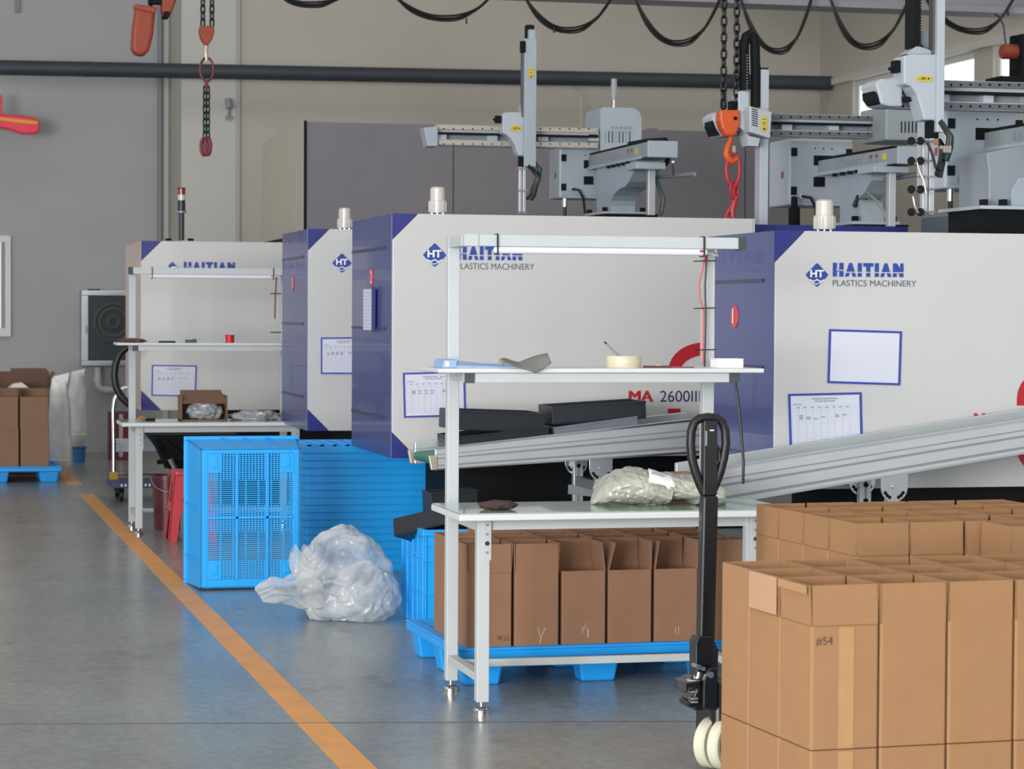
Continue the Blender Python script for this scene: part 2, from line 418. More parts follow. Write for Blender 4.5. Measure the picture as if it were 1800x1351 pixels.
for a, d, c in loops:
    mb = MB()
    for k, (off, dr, rr) in enumerate([(0,0,0.013),(2,-5,0.009),(-3,4,0.007)]):
        pts = []
        for i in range(25):
            u = i/24
            # catenary-like through a, d, c
            xx = a[0] + (c[0]-a[0])*u
            um = (d[0]-a[0])/(c[0]-a[0])
            s_ = (u/um if u < um else (1-u)/(1-um))
            yy = (a[1] + (c[1]-a[1])*u)*(1) ; dip = d[1] - (a[1] + (c[1]-a[1])*um)
            yy += (dip+dr)*(1-(1-s_)**2.3)
            pts.append(PY(xx+off*math.sin(u*9), yy, Yb_-0.12-0.02*k))
        mb.tube(pts, rr, 6)
    mb.build('cable_loop', M_cable, t, smooth=True)
mb = MB(); mb.tube([PY(1748,25,19.3),PY(1757,30,19.3),PY(1764,45,18.5),PY(1768,80,15.8)], 0.008, 6); mb.build('cable_drop', M_cable, t, smooth=True)
for x, y in ((974,48),(820,32),(1772,18)):
    MB().bar(PY(x,y,19.3), PY(x,y+10,19.3), 0.012, 0.012).build('cable_tie', M_cable, t)

# suspended grey partition unit behind the machines
Yp, Yq = 20.2, 22.8
t = thing('partition_unit', 'tall dark grey panelled unit with cream end behind the machines', 'partition', (PY(537,300,Yp).x, Yp, 0))
zt = PY(800,220,Yp).z; zb2 = PY(600,412,Yp).z
xs = [PY(x,300,Yp).x for x in (538, 797, 1058, 1310, 1405)]
for i in range(4):
    MB().box(xs[i]+0.004, xs[i+1]-0.004, Yp, Yp+0.05, zb2, zt).build('front_panel', M_partgrey, t)
MB().box(xs[0]-0.015, xs[0]+0.003, Yp-0.012, Yp+0.03, zb2, zt+0.01).build('corner_trim', M_dark, t)
ys = [Yp+0.03, Yp+0.42, Yp+1.1, Yp+1.85, Yq]
for i in range(4):
    MB().box(xs[0]-0.02, xs[0]+0.04, ys[i]+0.006, ys[i+1]-0.006, zb2, zt).build('end_panel', M_partcream, t)
MB().box(xs[0], xs[4], Yp+0.05, Yq, zt-0.05, zt-0.005).build('top_panel', M_partcream, t)
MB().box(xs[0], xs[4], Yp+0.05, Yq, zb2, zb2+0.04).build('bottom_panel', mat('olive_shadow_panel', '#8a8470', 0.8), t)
MB().box(xs[4]-0.04, xs[4], Yp+0.05, Yq, zb2, zt).build('end_panel', M_partcream, t)
MB().box(xs[0], xs[4], Yp+0.02, Yp+0.05, zb2, zt-0.01).build('core', M_dark, t)
for x in (xs[1]-0.4, xs[3]):
    for yy in (Yp+0.2, Yq-0.2):
        MB().box(x-0.06, x+0.06, yy-0.06, yy+0.06, 0, zb2).build('post', M_pipe, t)
for x in (675, 760, 1025, 1142, 1248):
    MB().pxbox(x, 217.5+(x-675)*0.0165, x+14, 221+(x-675)*0.0165, Yp+0.2, 0.1).build('lifting_lug', M_partgrey, t)

# small speaker bracket on the wall
q = PY(404,190,YS-0.12)
t = thing('wall_speaker_bracket', 'small grey bracket fixture on the pale wall above the machines', 'fixture', q)
MB().cyl(PY(401,174,YS-0.1), PY(403,190,YS-0.12), 0.035, 12).build('housing', mat('fixture_grey', '#8d8d92', 0.5), t, smooth=True)
MB().cyl(PY(403,190,YS-0.08), PY(402,208,YS-0.04), 0.014, 8).build('arm', MATS['fixture_grey'], t, smooth=True)
MB().box(PY(396,208,YS).x, PY(408,208,YS).x, YS-0.05, YS, PY(400,211,YS).z, PY(400,204,YS).z).build('base_plate', MATS['fixture_grey'], t)

# ------------------------------------------------------------------ injection moulding machines
def quad_uv(c, Y):
    P = [PY(x,y,Y) for x,y in c]    # TL TR BR BL
    return lambda u, v: (P[0]*(1-u)+P[1]*u)*(1-v) + (P[3]*(1-u)+P[2]*u)*v
def notice(c, Y, label, printed=True, group='printed sheets on the machines'):
    g = quad_uv(c, Y)
    t = thing('notice_sheet', label, 'notice', g(0.5,1))
    def rect(mb, u0,v0,u1,v1,y0,y1):
        pts = [g(u0,v1),g(u1,v1),g(u1,v0),g(u0,v0)]
        mb.hexa([Vector((p.x,y0,p.z)) for p in (pts[0],pts[1])]+[Vector((p.x,y1,p.z)) for p in (pts[1],pts[0])]+
                [Vector((p.x,y0,p.z)) for p in (pts[3],pts[2])]+[Vector((p.x,y1,p.z)) for p in (pts[2],pts[3])])
    f = MB(); bw = 0.03; bh = 0.04
    rect(f,0,0,1,bh,Y-0.004,Y); rect(f,0,1-bh,1,1,Y-0.004,Y); rect(f,0,bh,bw,1-bh,Y-0.004,Y); rect(f,1-bw,bh,1,1-bh,Y-0.004,Y)
    f.build('frame', M_paperframe, t)
    s = MB(); rect(s,bw,bh,1-bw,1-bh,Y-0.002,Y); sh = s.build('sheet', M_paper, t)
    if printed:
        p = MB(); r = random.Random(int(c[0][0]))
        for k in range(9): 
            if r.random() < 0.9: rect(p,0.32+k*0.04,0.09,0.32+k*0.04+0.028,0.115,Y-0.003,Y-0.002)
        for k in range(7): rect(p,0.36+k*0.04,0.135,0.36+k*0.04+0.028,0.16,Y-0.003,Y-0.002)
        for k in range(5): rect(p,0.06+k*0.025,0.19,0.06+k*0.025+0.017,0.21,Y-0.003,Y-0.002)
        for cx in (0.13,0.22,0.32,0.42,0.52,0.62,0.70,0.8):
            rect(p,cx-0.02,0.25,cx+0.02,0.265,Y-0.003,Y-0.002)
        for cx in (0.17,0.27,0.37,0.47,0.66,0.76):
            for rr in range(3 if cx < 0.5 else 2):
                if r.random() < 0.85: rect(p,cx-0.03,0.40+rr*0.03,cx+0.025,0.42+rr*0.03,Y-0.003,Y-0.002)
        p.build('print', M_printdark, sh, kind='stuff')
        q = MB()
        for k in range(17): rect(q,0.05,0.23+k*0.041,0.95,0.234+k*0.041,Y-0.0027,Y-0.002)
        for cx in (0.05,0.11,0.14,0.235,0.335,0.435,0.53,0.625,0.73,0.83,0.95): rect(q,cx,0.23,cx+0.003,0.90,Y-0.0027,Y-0.002)
        q.build('table_lines', M_gridline, sh, kind='stuff')
    return t

HAITIAN = {   # block letters, unit height, (width, [polygons]) each split by the stencil slit
 'H': (0.95,[[(0,0),(.36,0),(.36,.40),(0,.40)],[(0,.40),(.36,.40),(.28,.5),(.36,.60),(0,.60)],[(0,.60),(.36,.60),(.36,1),(0,1)],
             [(.58,0),(.95,0),(.95,.42),(.40,.42),(.40,.36),(.58,.36)],[(.42,.5),(.95,.5),(.95,1),(.58,1),(.58,.56)]]),
 'A': (1.0,[[(0,0),(.32,0),(.42,.28),(.10,.28)],[(.68,0),(1,0),(.90,.28),(.58,.28)],[(.12,.36),(.88,.36),(.62,1),(.38,1)]]),
 'I': (0.36,[[(0,0),(.36,0),(.36,.28),(0,.28)],[(0,.36),(.36,.36),(.36,1),(0,1)]]),
 'T': (0.9,[[(.27,0),(.63,0),(.63,.28),(.27,.28)],[(.27,.36),(.63,.36),(.63,.74),(.27,.74)],[(0,.74),(.9,.74),(.9,1),(0,1)]]),
 'N': (0.95,[[(0,0),(.34,0),(.34,.28),(0,.28)],[(.61,0),(.95,0),(.95,.28),(.52,.28)],[(0,.36),(.34,.36),(.46,.36),(.95,.36),(.95,1),(.66,1),(.66,.62),(.34,1),(0,1)]])}
def brand(parent, Y, px_diamond, hd, x_text, y_text_top, x_text_end, y_sub_bot=None):
    """diamond emblem and lettering on a front panel; pixel positions refer to the panel plane"""
    c = PY(*px_diamond, Y); r = hd
    e = MB()
    pts = []
    for k in range(4):               # soft-cornered diamond
        a = math.pi/2*k; d0 = Vector((math.cos(a), math.sin(a)))
        for da in (-0.16, 0, 0.16):
            rr = r*(1.0 if da == 0 else 0.90)
            pts.append((c.x+math.cos(a+da)*rr, c.z+math.sin(a+da)*rr))
    e.prism(pts, Y-0.002, Y)
    em = e.build('emblem', M_logo, parent)
    text_part('emblem_letters', 'HT', M_whitepaint, em, (c.x-r*0.62, Y-0.0035, c.z-r*0.20), width=r*1.22, height=r*0.62, bold=0.035)
    w = MB()
    for row, (zz, hw) in enumerate(((-0.47,0.66),(-0.70,0.42))):
        n_ = 13; P = [(c.x+(-hw+2*hw*i/(n_-1))*r, c.z+(zz+0.07*math.cos(i*math.pi*4/(n_-1)*(1 if row==0 else .6)))*r) for i in range(n_)]
        for i in range(n_-1):
            (xa,za),(xb,zb_) = P[i],P[i+1]; th = 0.05*r if row == 0 else 0.035*r
            w.hexa([(xa,Y-0.0035,za-th),(xb,Y-0.0035,zb_-th),(xb,Y-0.002,zb_-th),(xa,Y-0.002,za-th),(xa,Y-0.0035,za+th),(xb,Y-0.0035,zb_+th),(xb,Y-0.002,zb_+th),(xa,Y-0.002,za+th)])
    w.build('emblem_waves', M_whitepaint, em)
    x0 = PY(x_text,y_text_top,Y); x1 = PY(x_text_end,y_text_top,Y)
    H = r*1.16; W = x1.x-x0.x; word = 'HAITIAN'
    tot = sum(HAITIAN[ch][0] for ch in word) + 0.14*6; sc = W/tot
    L_ = MB(); x = x0.x; zb0 = x0.z-H
    for ch in word:
        wd, polys = HAITIAN[ch]
        for pl in polys: L_.prism([(x+px*sc, zb0+pz*H) for px,pz in pl], Y-0.002, Y)
        x += (wd+0.14)*sc
    L_.build('brand_letters', M_logo, parent)
    text_part('brand_subtitle', 'PLASTICS MACHINERY', M_greytxt, parent, (x0.x, Y-0.0015, zb0-r*0.80), width=W*1.185, height=r*0.52)
    return H

def machine(Y, xL, yT, yB, depth, name_lbl, chamfer, endmat=M_blue, right_px=None, right_dx=2.0, base_dx=0.4, seams=(), number=None, num_px=None):
    xl = PY(xL,(yT+yB)/2,Y).x; zt = PY(xL,yT,Y).z; zb = PY(xL,yB,Y).z
    xr = PY(right_px,(yT+yB)/2,Y).x if right_px else xl+right_dx
    t = thing('injection_machine', name_lbl, 'machine', (xl,Y,0))
    ch = chamfer
    MB().prism([(xl,zb+ch),(xl+ch,zb),(xr,zb),(xr,zt),(xl+ch,zt),(xl,zt-ch)], Y-0.012, Y+0.03).build('front_panel', M_white, t, bevel=0.003)
    body = MB().box(xl+0.012, xr-0.01, Y+0.03, Y+depth, zb, zt-0.004).build('body', M_blue2, t)
    MB().prism([(xl,zt-ch+0.004),(xl+ch-0.004,zt),(xl,zt)], Y-0.008, Y+0.03).build('corner_panel', M_blue2, t)
    MB().prism([(xl,zb+ch-0.004),(xl,zb),(xl+ch-0.004,zb)], Y-0.008, Y+0.03).build('corner_panel', M_blue2, t)
    e = MB().box(xl-0.004, xl+0.012, Y+0.0, Y+depth, zb, zt).build('end_panel', endmat, t, bevel=0.002)
    for zc in seams:
        z_ = zb+(zt-zb)*zc
        MB().box(xl-0.010, xl-0.004, Y+depth*0.14, Y+depth*0.985, z_-0.009, z_+0.007).build('seam_lip', mat('seam_navy','#182050',0.35), e)
    MB().box(xl+base_dx, xr-0.05, Y+0.12, Y+depth-0.1, 0.0, zb).build('base_frame', M_dark, t)
    MB().box(xl+base_dx-0.02, xr-0.05, Y+0.06, Y+0.12, zb-0.07, zb).build('base_rail', M_dark, t)
    if number:
        p = PX(num_px[0], num_px[1], xl-0.006); rr = 0.052
        d = MB().cyl((xl-0.004,p.y,p.z),(xl-0.0075,p.y,p.z),rr,28).build('number_sticker', M_redsoft, e)
        text_part('number', number, M_whitepaint, d, (xl-0.009, p.y+0.02*len(number), p.z-0.033), height=0.070, normal='-x', dup=0.005)
    return t, xl, xr, zt, zb
def numeral3(parent, c, w, h, Y):
    """big rounded red 3; c = left edge, mid height"""
    st = 0.072; r = h/4+st/4; path = []
    rx = w/2-st/2; cx = c.x+w/2
    up = c.z+h/2-st/2-(h/4-st/4); lo = c.z-(h/2-st/2-(h/4-st/4)); ry = h/4-st/4
    path.append((cx-rx, up-0.035))
    for k in range(25): a = math.pi-(math.pi*1.5)*k/24; path.append((cx+rx*math.cos(a), up+ry*math.sin(a)))
    path = path[:]
    path2 = [(cx-rx, lo+0.035)]
    for k in range(25): a = math.pi+(math.pi*1.5)*k/24; path2.append((cx+rx*math.cos(a), lo+ry*math.sin(a)))
    mb = MB()
    for P in (path, path2):
        for i in range(len(P)-1):
            (x0,z0),(x1,z1) = P[i],P[i+1]; d = Vector((x1-x0,z1-z0)); L = d.length
            if L < 1e-6: continue
            def nrm(j):
                a_, b_ = P[max(j-1,0)], P[min(j+1,len(P)-1)]; q = Vector((b_[0]-a_[0], b_[1]-a_[1])).normalized(); return Vector((-q.y,q.x))*st/2
            n0, n1 = nrm(i), nrm(i+1)
            if P is path and i == 0: n0 = Vector((-st/2,0))*-1 if n0.x > 0 else Vector((-st/2,0))
            if P is path2 and i == 0: n0 = Vector((st/2,0)) if n0.x > 0 else Vector((-st/2,0))
            q = [(x0-n0.x,z0-n0.y),(x1-n1.x,z1-n1.y),(x1+n1.x,z1+n1.y),(x0+n0.x,z0+n0.y)]
            mb.prism(q, Y-0.0025, Y)
    mb.build('series_numeral', M_red, parent)
def lamp(parent, px, y0, y1, Y, lens=M_lens):
    c = PY(px,y1,Y); h = PY(px,y0,Y).z-c.z; r = 0.047*1.0
    b = MB(); 
    for k in range(3): b.cyl((c.x-0.03+0.03*k,Y,c.z-0.06),(c.x-0.03+0.03*k,Y,c.z),0.006,8)
    o = MB().lathe([(r*0.98,0),(r,0.01),(r*1.0,h*0.45),(r*0.86,h*0.48),(r*0.86,h*0.93),(r*0.6,h*0.99),(0.001,h)], (c.x,Y,c.z), 24).build('warning_lamp', lens, parent, smooth=True)
    for k in range(12):
        a = 2*math.pi*k/12
        MB().bar((c.x+r*math.cos(a),Y+r*math.sin(a),c.z+0.005),(c.x+r*math.cos(a),Y+r*math.sin(a),c.z+h*0.42),0.006,0.004).build('lamp_rib', lens, o)
    b.build('lamp_studs', M_alubright, o)

# nearest machine, far right
SE = (0.81, 0.47, 0.125)
t1, x1l, x1r, z1t, z1b = machine(10.3, 1360, 405, 860, 0.95, 'white and navy moulding machine marked 1 at the right edge', 0.14, right_px=2050, seams=SE, number='1', num_px=(1291,556))
brand(t1, 10.287, (1436,483), 0.053, 1464, 461.5, 1588)
text_part('model_prefix', 'MA', M_red, t1, (PY(1713,745,10.287).x,10.286,PY(1713,746,10.287).z), width=0.106, height=0.052, dup=0.0035)
text_part('model_number', '1600III', M_ink, t1, (PY(1772,745,10.287).x,10.286,PY(1772,746,10.287).z), height=0.052)
numeral3(t1, PY(1787,742,10.287), 0.42, 0.52, 10.287)
lamp(t1, 1449, 350, 403, 10.42)
# second machine
Y2 = 12.94
t2, x2l, x2r, z2t, z2b = machine(Y2, 689, 375, 805, 1.25, 'white and navy moulding machine marked 2 behind the front workbench', 0.14, right_px=1321, base_dx=0.42, seams=(0.865,0.53,0.16), number='2', num_px=(653,487))
MB().box(x2r, PY(1590,400,Y2+0.3).x, Y2+0.25, Y2+1.2, z2b, PY(1450,396,Y2+0.25).z).build('clamp_housing', M_blue2, t2)
MB().box(x2r-0.02, x2r+0.012, Y2-0.006, Y2+0.3, z2b, z2t).build('panel_return', M_white, t2)
brand(t2, Y2-0.013, (764,448), 0.064, 803, 432, 918)
text_part('model_prefix', 'MA', M_red, t2, (PY(1105,706,Y2).x,Y2-0.0135,PY(1105,706,Y2).z), width=0.134, height=0.062, dup=0.004)
text_part('model_number', '2600III', M_ink, t2, (PY(1159,706,Y2).x,Y2-0.0135,PY(1159,706,Y2).z), height=0.062)
numeral3(t2, PY(1173,690,Y2), 0.43, 0.56, Y2-0.0125)
lamp(t2, 769, 328, 374, Y2+0.12)
# third machine
Y3 = 15.74
t3, x3l, x3r, z3t, z3b = machine(Y3, 541, 402, 757, 1.15, 'white and navy moulding machine, third from the right, half hidden', 0.14, right_dx=2.3, base_dx=0.35, seams=(0.865,0.53,0.165), number='3', num_px=(515,498))
brand(t3, Y3-0.013, (601,462), 0.063, 640, 446, 735)
lamp(t3, 606, 365, 401, Y3+0.12)
# fourth machine, far left, pale end
Y4 = 19.0
t4, x4l, x4r, z4t, z4b = machine(Y4, 248, 423, 721, 1.45, 'white moulding machine with pale end panel behind the far workbench', 0.155, endmat=M_pink, right_dx=1.9, base_dx=0.75)
brand(t4, Y4-0.013, (303,474), 0.061, 323, 460, 413)
for x in (296, 335): MB().cyl(PY(x,423,Y4+0.2), PY(x,419,Y4+0.2), 0.025, 10).build('top_knob', M_dark, t4)
# tower light of the fourth machine
cx = PY(319,420,Y4+0.15)
s4 = 4300/19.0
def cylz(mb, px, ya, yb, Y, r, n=16): p=PY(px,ya,Y); q=PY(px,yb,Y); return mb.cyl((q.x,Y,q.z),(q.x,Y,p.z),r,n)
tw = cylz(MB(),319,364,422,Y4+0.15,0.022).build('tower_pole', mat('tower_dark','#2c3238',0.4), t4, smooth=True)
cylz(MB(),319,371,374,Y4+0.15,0.04).build('tower_flange', M_aludark, tw, smooth=True)
cylz(MB(),319,352,371,Y4+0.15,0.030).build('tower_base', mat('tower_navy','#23273a',0.35), tw, smooth=True)
cylz(MB(),319,342,352,Y4+0.15,0.029).build('tower_clear_lens', M_lens, tw, smooth=True)
cylz(MB(),319,331,342,Y4+0.15,0.030).build('tower_red_lens', mat('red_lens','#8e1f26',0.25,coat=0.5), tw, smooth=True)
cylz(MB(),319,330,331.5,Y4+0.15,0.031).build('tower_cap', M_dark, tw, smooth=True)

notice([(267,641),(346,642),(344,697),(266,695)], Y4-0.014, 'small blue framed sheet on the machine behind the far workbench')
notice([(564,593),(642,592),(642,657),(564,657)], Y3-0.014, 'blue framed sheet half hidden by the machine marked 2')
notice([(708,655),(817,652),(819,731),(710,734)], Y2-0.014, 'blue framed table sheet low on the white panel of machine 2')
notice([(1457,578),(1585,582),(1582,677),(1454,673)], 10.286, 'blank blue framed sheet tilted on the machine marked 1', False)
notice([(1385,692),(1514,689),(1516,784),(1388,787)], 10.286, 'blue framed table sheet below the blank one on machine 1')
# clipboard sheet on the navy end of machine 2
p = PX(650,508,x2l-0.012); q = PX(652,580,x2l-0.012)
ya_, yb_ = PX(642,545,x2l-0.01).y, PX(660,545,x2l-0.01).y
t = thing('hanging_sheet', 'narrow white sheet hanging on the navy end below number 2', 'sheet', (x2l-0.012,yb_,q.z))
MB().box(x2l-0.022, x2l-0.012, ya_, yb_, q.z, p.z).build('sheet', M_paper, t)
k = MB()
for i in range(11):
    z_ = q.z + (p.z-q.z)*(0.06+0.085*i); k.box(x2l-0.0235, x2l-0.022, ya_-0.02, yb_+0.02, z_, z_+0.003)
k.build('print', M_gridline, t)
MB().box(x2l-0.030, x2l-0.012, yb_-0.012, yb_+0.014, q.z-0.01, p.z+0.012).build('clip_rail', M_blue2, t)

# ------------------------------------------------------------------ take-out robots on top of the machines
def label_plate(parent, name, c, w, h, Y, txt, vertical=False):
    p = PY(*c, Y); m = MB()
    n_ = 10; pts = []
    a, b = (w/2, h/2)
    if not vertical:
        for k in range(n_+1): th = -math.pi/2+math.pi*k/n_; pts.append((p.x+a-b+b*math.cos(th), p.z+b*math.sin(th)))
        for k in range(n_+1): th = math.pi/2+math.pi*k/n_; pts.append((p.x-a+b+b*math.cos(th), p.z+b*math.sin(th)))
    else:
        for k in range(n_+1): th = math.pi*k/n_; pts.append((p.x+a*math.cos(th), p.z+b-a+a*math.sin(th)))
        for k in range(n_+1): th = math.pi+math.pi*k/n_; pts.append((p.x+a*math.cos(th), p.z-b+a+a*math.sin(th)))
    o = m.prism(pts, Y-0.003, Y).build(name, M_yellow, parent)
    if not vertical:
        text_part('lettering', txt, M_dark, o, (p.x-a*0.78, Y-0.004, p.z-b*0.55), width=a*1.56, height=b*1.1, bold=0.015)
    else:
        for k, ch in enumerate(txt):
            hh = h*0.24
            text_part('lettering', ch, M_dark, o, (p.x-a*0.5, Y-0.004, p.z+h*0.5-h*(0.2+0.3*k)-hh*(0.3 if ch in '-' else 0.55)),
                      width=w*0.5, height=hh*(0.18 if ch in '-' else 0.9), bold=0.02)
    return o

def x_beam(t, x0, x1, yt, yb, Y):
    """traverse slide along X with two guide rails, belt slot and pocket windows"""
    H = yb-yt
    MB().pxbox(x0, yt, x1, yt+H*0.24, Y+0.02, 0.10).build('beam_top_flange', M_robot, t)
    MB().pxbox(x0, yb-H*0.28, x1, yb, Y+0.02, 0.10).build('beam_bottom_flange', M_robot, t)
    MB().pxbox(x0, yt+H*0.24, x1, yt+H*0.40, Y+0.03, 0.08).build('beam_web', M_robot2, t)
    n_ = max(2, int((x1-x0)/75))
    for k in range(n_+1):
        xc = x0+8+(x1-x0-16)*k/n_
        MB().pxbox(xc-9, yt+H*0.40, xc+9, yb-H*0.28, Y+0.03, 0.08).build('beam_rib', M_robot2, t)
    MB().pxbox(x0, yt+H*0.40, x1, yb-H*0.28, Y+0.10, 0.01).build('beam_back', M_robot3, t)
    for r0, r1 in ((yt+H*0.02, yt+H*0.22), (yb-H*0.24, yb-H*0.04)):
        rl = MB().pxbox(x0+3, r0, x1-3, r1, Y, 0.02).build('guide_rail', M_raildark if yt < 215 else M_rail, t)
        k = x0+12
        while k < x1-8:
            p = PY(k,(r0+r1)/2,Y); MB().cyl((p.x,Y-0.002,p.z),(p.x,Y,p.z),0.006,8).build('rail_bolt', M_dark, rl); k += 17
    MB().pxbox(x0, yt+H*0.36, x1, yt+H*0.47, Y+0.005, 0.03).build('drive_belt', M_dark, t)

def main_beam(t, xf, ytf, ybf, Yf, L, w=0.18):
    a = PY(xf,(ytf+ybf)/2,Yf); zt_, zb_ = PY(xf,ytf,Yf).z, PY(xf,ybf,Yf).z; Yn = Yf-L
    x0, x1 = a.x, a.x+w
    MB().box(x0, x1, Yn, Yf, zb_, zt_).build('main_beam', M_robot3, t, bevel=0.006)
    MB().box(x0-0.004, x1+0.004, Yn-0.012, Yn+0.0, zb_-0.004, zt_+0.006).build('beam_end_plate', M_robot, t, bevel=0.004)
    MB().box(x0+0.01, x0+0.06, Yn+0.1, Yf-0.1, zt_, zt_+0.016).build('cable_tray', M_dark, t)
    MB().box(x0-0.012, x0, Yn+0.15, Yf-0.05, zb_-0.006, zb_+0.014).build('lower_rail', M_robot, t)
    for k in range(5):
        y_ = Yn+0.45+k*0.12
        MB().box(x0-0.014, x0+0.004, y_, y_+0.035, zb_-0.024, zb_-0.004).build('clamp_block', M_dark, t)
    # lettering marks and warning decals on the side
    for k in range(5):
        y_ = Yn+L*0.52-k*0.055
        MB().box(x0-0.0015, x0, y_, y_+0.03, zb_+(zt_-zb_)*0.35, zb_+(zt_-zb_)*0.68).build('side_character', M_aludark, t)
    for k, c in ((0,M_redsoft),(1,M_redsoft)):
        y_ = Yn+L*0.25-k*0.085
        d = MB().box(x0-0.0015, x0, y_, y_+0.05, zb_+(zt_-zb_)*0.3, zb_+(zt_-zb_)*0.8).build('warning_decal', mat('decal_grey','#8b8b8d',0.5), t)
        MB().box(x0-0.0025, x0-0.0015, y_+0.004, y_+0.046, zb_+(zt_-zb_)*0.58, zb_+(zt_-zb_)*0.78).build('decal_head', mat('decal_red','#8c4a48',0.5), d)
    y_ = Yn+L*0.25-0.2
    MB().box(x0-0.0015, x0, y_, y_+0.055, zb_+(zt_-zb_)*0.35, zb_+(zt_-zb_)*0.75).build('axis_label', M_yellow, t)
    return x0, x1, Yn, Yf, zb_, zt_

def pedestal(t, x0, x1, Yn, Yf, zb_, zbase, riser=0.42):
    """curved pedestal carrying the main beam: profile in the depth plane"""
    yr1 = Yf-0.25; yr0 = yr1-riser; arm = 0.07; ya = max(Yn+0.35, yr0-0.62)
    prof = [(yr1, zbase),(yr1, zb_-0.004),(ya, zb_-0.004),(ya, zb_-arm),(ya+0.12, zb_-arm-0.07)]
    for k in range(6):
        u = k/5; prof.append((ya+0.22+(yr0-ya-0.22)*math.sin(u*math.pi/2), zb_-arm-0.10-(zb_-arm-0.14-zbase)*(1-math.cos(u*math.pi/2))))
    prof.append((yr0, zbase))
    MB().prism(prof, x0+0.01, x1-0.01, axis='x').build('pedestal', M_robot, t)
    MB().box(x0-0.06, x1+0.07, yr0-0.05, yr1+0.06, zbase-0.02, zbase).build('pedestal_foot', M_robot2, t)
    for xx in (x0-0.035, x1+0.04):
        for yy in (yr0-0.02, yr1+0.03):
            MB().box(xx-0.016, xx+0.016, yy-0.016, yy+0.016, zbase, zbase+0.03).build('foot_bolt', M_dark, t)
    return yr0, yr1

def robot_box(t, x0, y0, x1, y1, Y, d=0.33):
    p0 = PY(x0,y1,Y); p1 = PY(x1,y0,Y)
    b = MB().box(p0.x, p1.x, Y, Y+d, p0.z, p1.z).build('control_box', M_robot2, t, bevel=0.012)
    MB().box(p0.x+0.012, p1.x-0.02, Y-0.006, Y, p0.z+0.02, p1.z-0.012).build('box_door', M_robot, b, bevel=0.004)
    h = p1.z-p0.z
    for zc in (0.22, 0.80):
        for xx in (p0.x+0.03, p1.x-0.03):
            MB().box(xx-0.018, xx+0.018, Y-0.014, Y-0.006, p0.z+h*zc-0.025, p0.z+h*zc+0.025).build('hinge', M_dark, b)
    for xx, zc, s_ in ((0.38,0.68,0.10),(0.38,0.36,0.055)):
        c = p0.x+(p1.x-p0.x)*xx
        MB().box(c, c+s_*1.3, Y-0.010, Y-0.006, p0.z+h*zc-0.03, p0.z+h*zc+0.03).build('cutout', M_dark, b)
    for k in range(3):
        c = p0.x+(p1.x-p0.x)*(0.4+0.13*k); MB().cyl((c,Y-0.008,p0.z+h*0.86),(c,Y-0.006,p0.z+h*0.86),0.005,8).build('screw', M_dark, b)
    MB().box(p0.x-0.002, p0.x, Y+0.09, Y+0.13, p0.z+h*0.42, p0.z+h*0.52).build('side_sticker', mat('decal_red','#8c4a48',0.5), b)
    # cable glands and leads
    g = PY(x0+(x1-x0)*0.18, y1-16, Y)
    MB().cyl((g.x,Y-0.03,g.z),(g.x,Y-0.006,g.z),0.016,12).build('cable_gland', M_alubright, b, smooth=True)
    MB().tube([(g.x,Y-0.03,g.z),(g.x+0.05,Y-0.05,g.z-0.01),(g.x+0.085,Y-0.04,g.z-0.07),(g.x+0.10,Y-0.02,g.z-0.16),(g.x+0.16,Y,g.z-0.28)],0.009,8).build('lead', M_cable, b, smooth=True)
    g2 = Vector((p0.x+0.055, Y+0.05, p0.z))
    MB().cyl(g2, g2-Vector((0,0,0.06)), 0.02, 12).build('connector', M_alubright, b, smooth=True)
    MB().tube([g2-Vector((0,0,0.06)), g2-Vector((0.0,0,0.12)), g2-Vector((-0.02,0,0.2)), g2-Vector((-0.06,0,0.32))],0.013,8).build('lead', M_cable, b, smooth=True)
    return p0, p1

def gripper_profile(t, x0, x1, y0, y1, Y):
    MB().pxbox(x0,y0,(x0+x1)/2-1,y1,Y,0.035).build('gripper_profile', M_alu, t, bevel=0.003)
    MB().pxbox((x0+x1)/2+1,y0,x1,y1,Y,0.035).build('gripper_profile', M_alu, t, bevel=0.003)
    for k in (0.04,0.5,0.96):
        MB().pxbox(x0-3,y0+(y1-y0)*k-1.5,x1+3,y0+(y1-y0)*k+1.5,Y-0.012,0.05).build('gripper_clamp', M_aludark, t)

def hose_bundle(t, pts, Y, n_=5, col=None, r=0.012):
    rnd = random.Random(int(pts[0][0])); 
    for k in range(n_):
        dx, dyy = rnd.uniform(-4,4), rnd.uniform(-0.05,0.05)
        P = [PY(x+dx*(i/len(pts)+0.3), y+rnd.uniform(-2,2), Y+dyy) for i,(x,y) in enumerate(pts)]
        MB().tube(P, r, 6).build('hose', (col or M_cable) if k % 2 else mat('hose_green','#24443f',0.4), t, smooth=True)

# ---- robot A, on the third machine, seen above machine 2
Ya = 16.9
tA = thing('takeout_robot', 'grey blue take-out robot with upright arm above machine 2', 'robot', (PY(1055,378,16.7).x, 16.7, 2.07))
bx = main_beam(tA, 1018, 277, 301, 17.3, 1.75, 0.2)
zbA = PY(1060,373,16.6).z
pedestal(tA, bx[0], bx[1], bx[2], 17.1, bx[4], zbA, 0.36)
MB().box(bx[0]-0.08, bx[1]+0.1, 16.3, 17.0, 2.08, zbA-0.02).build('mounting_block', M_dark, tA)
robot_box(tA, 983, 262, 1095, 348, 17.05, 0.3)
x_beam(tA, 768, 1052, 222, 258, Ya)
MB().pxprism([(745,224),(770,222),(770,257),(752,257)], Ya-0.03, 0.16).build('beam_end_cap', M_robot, tA, bevel=0.006)
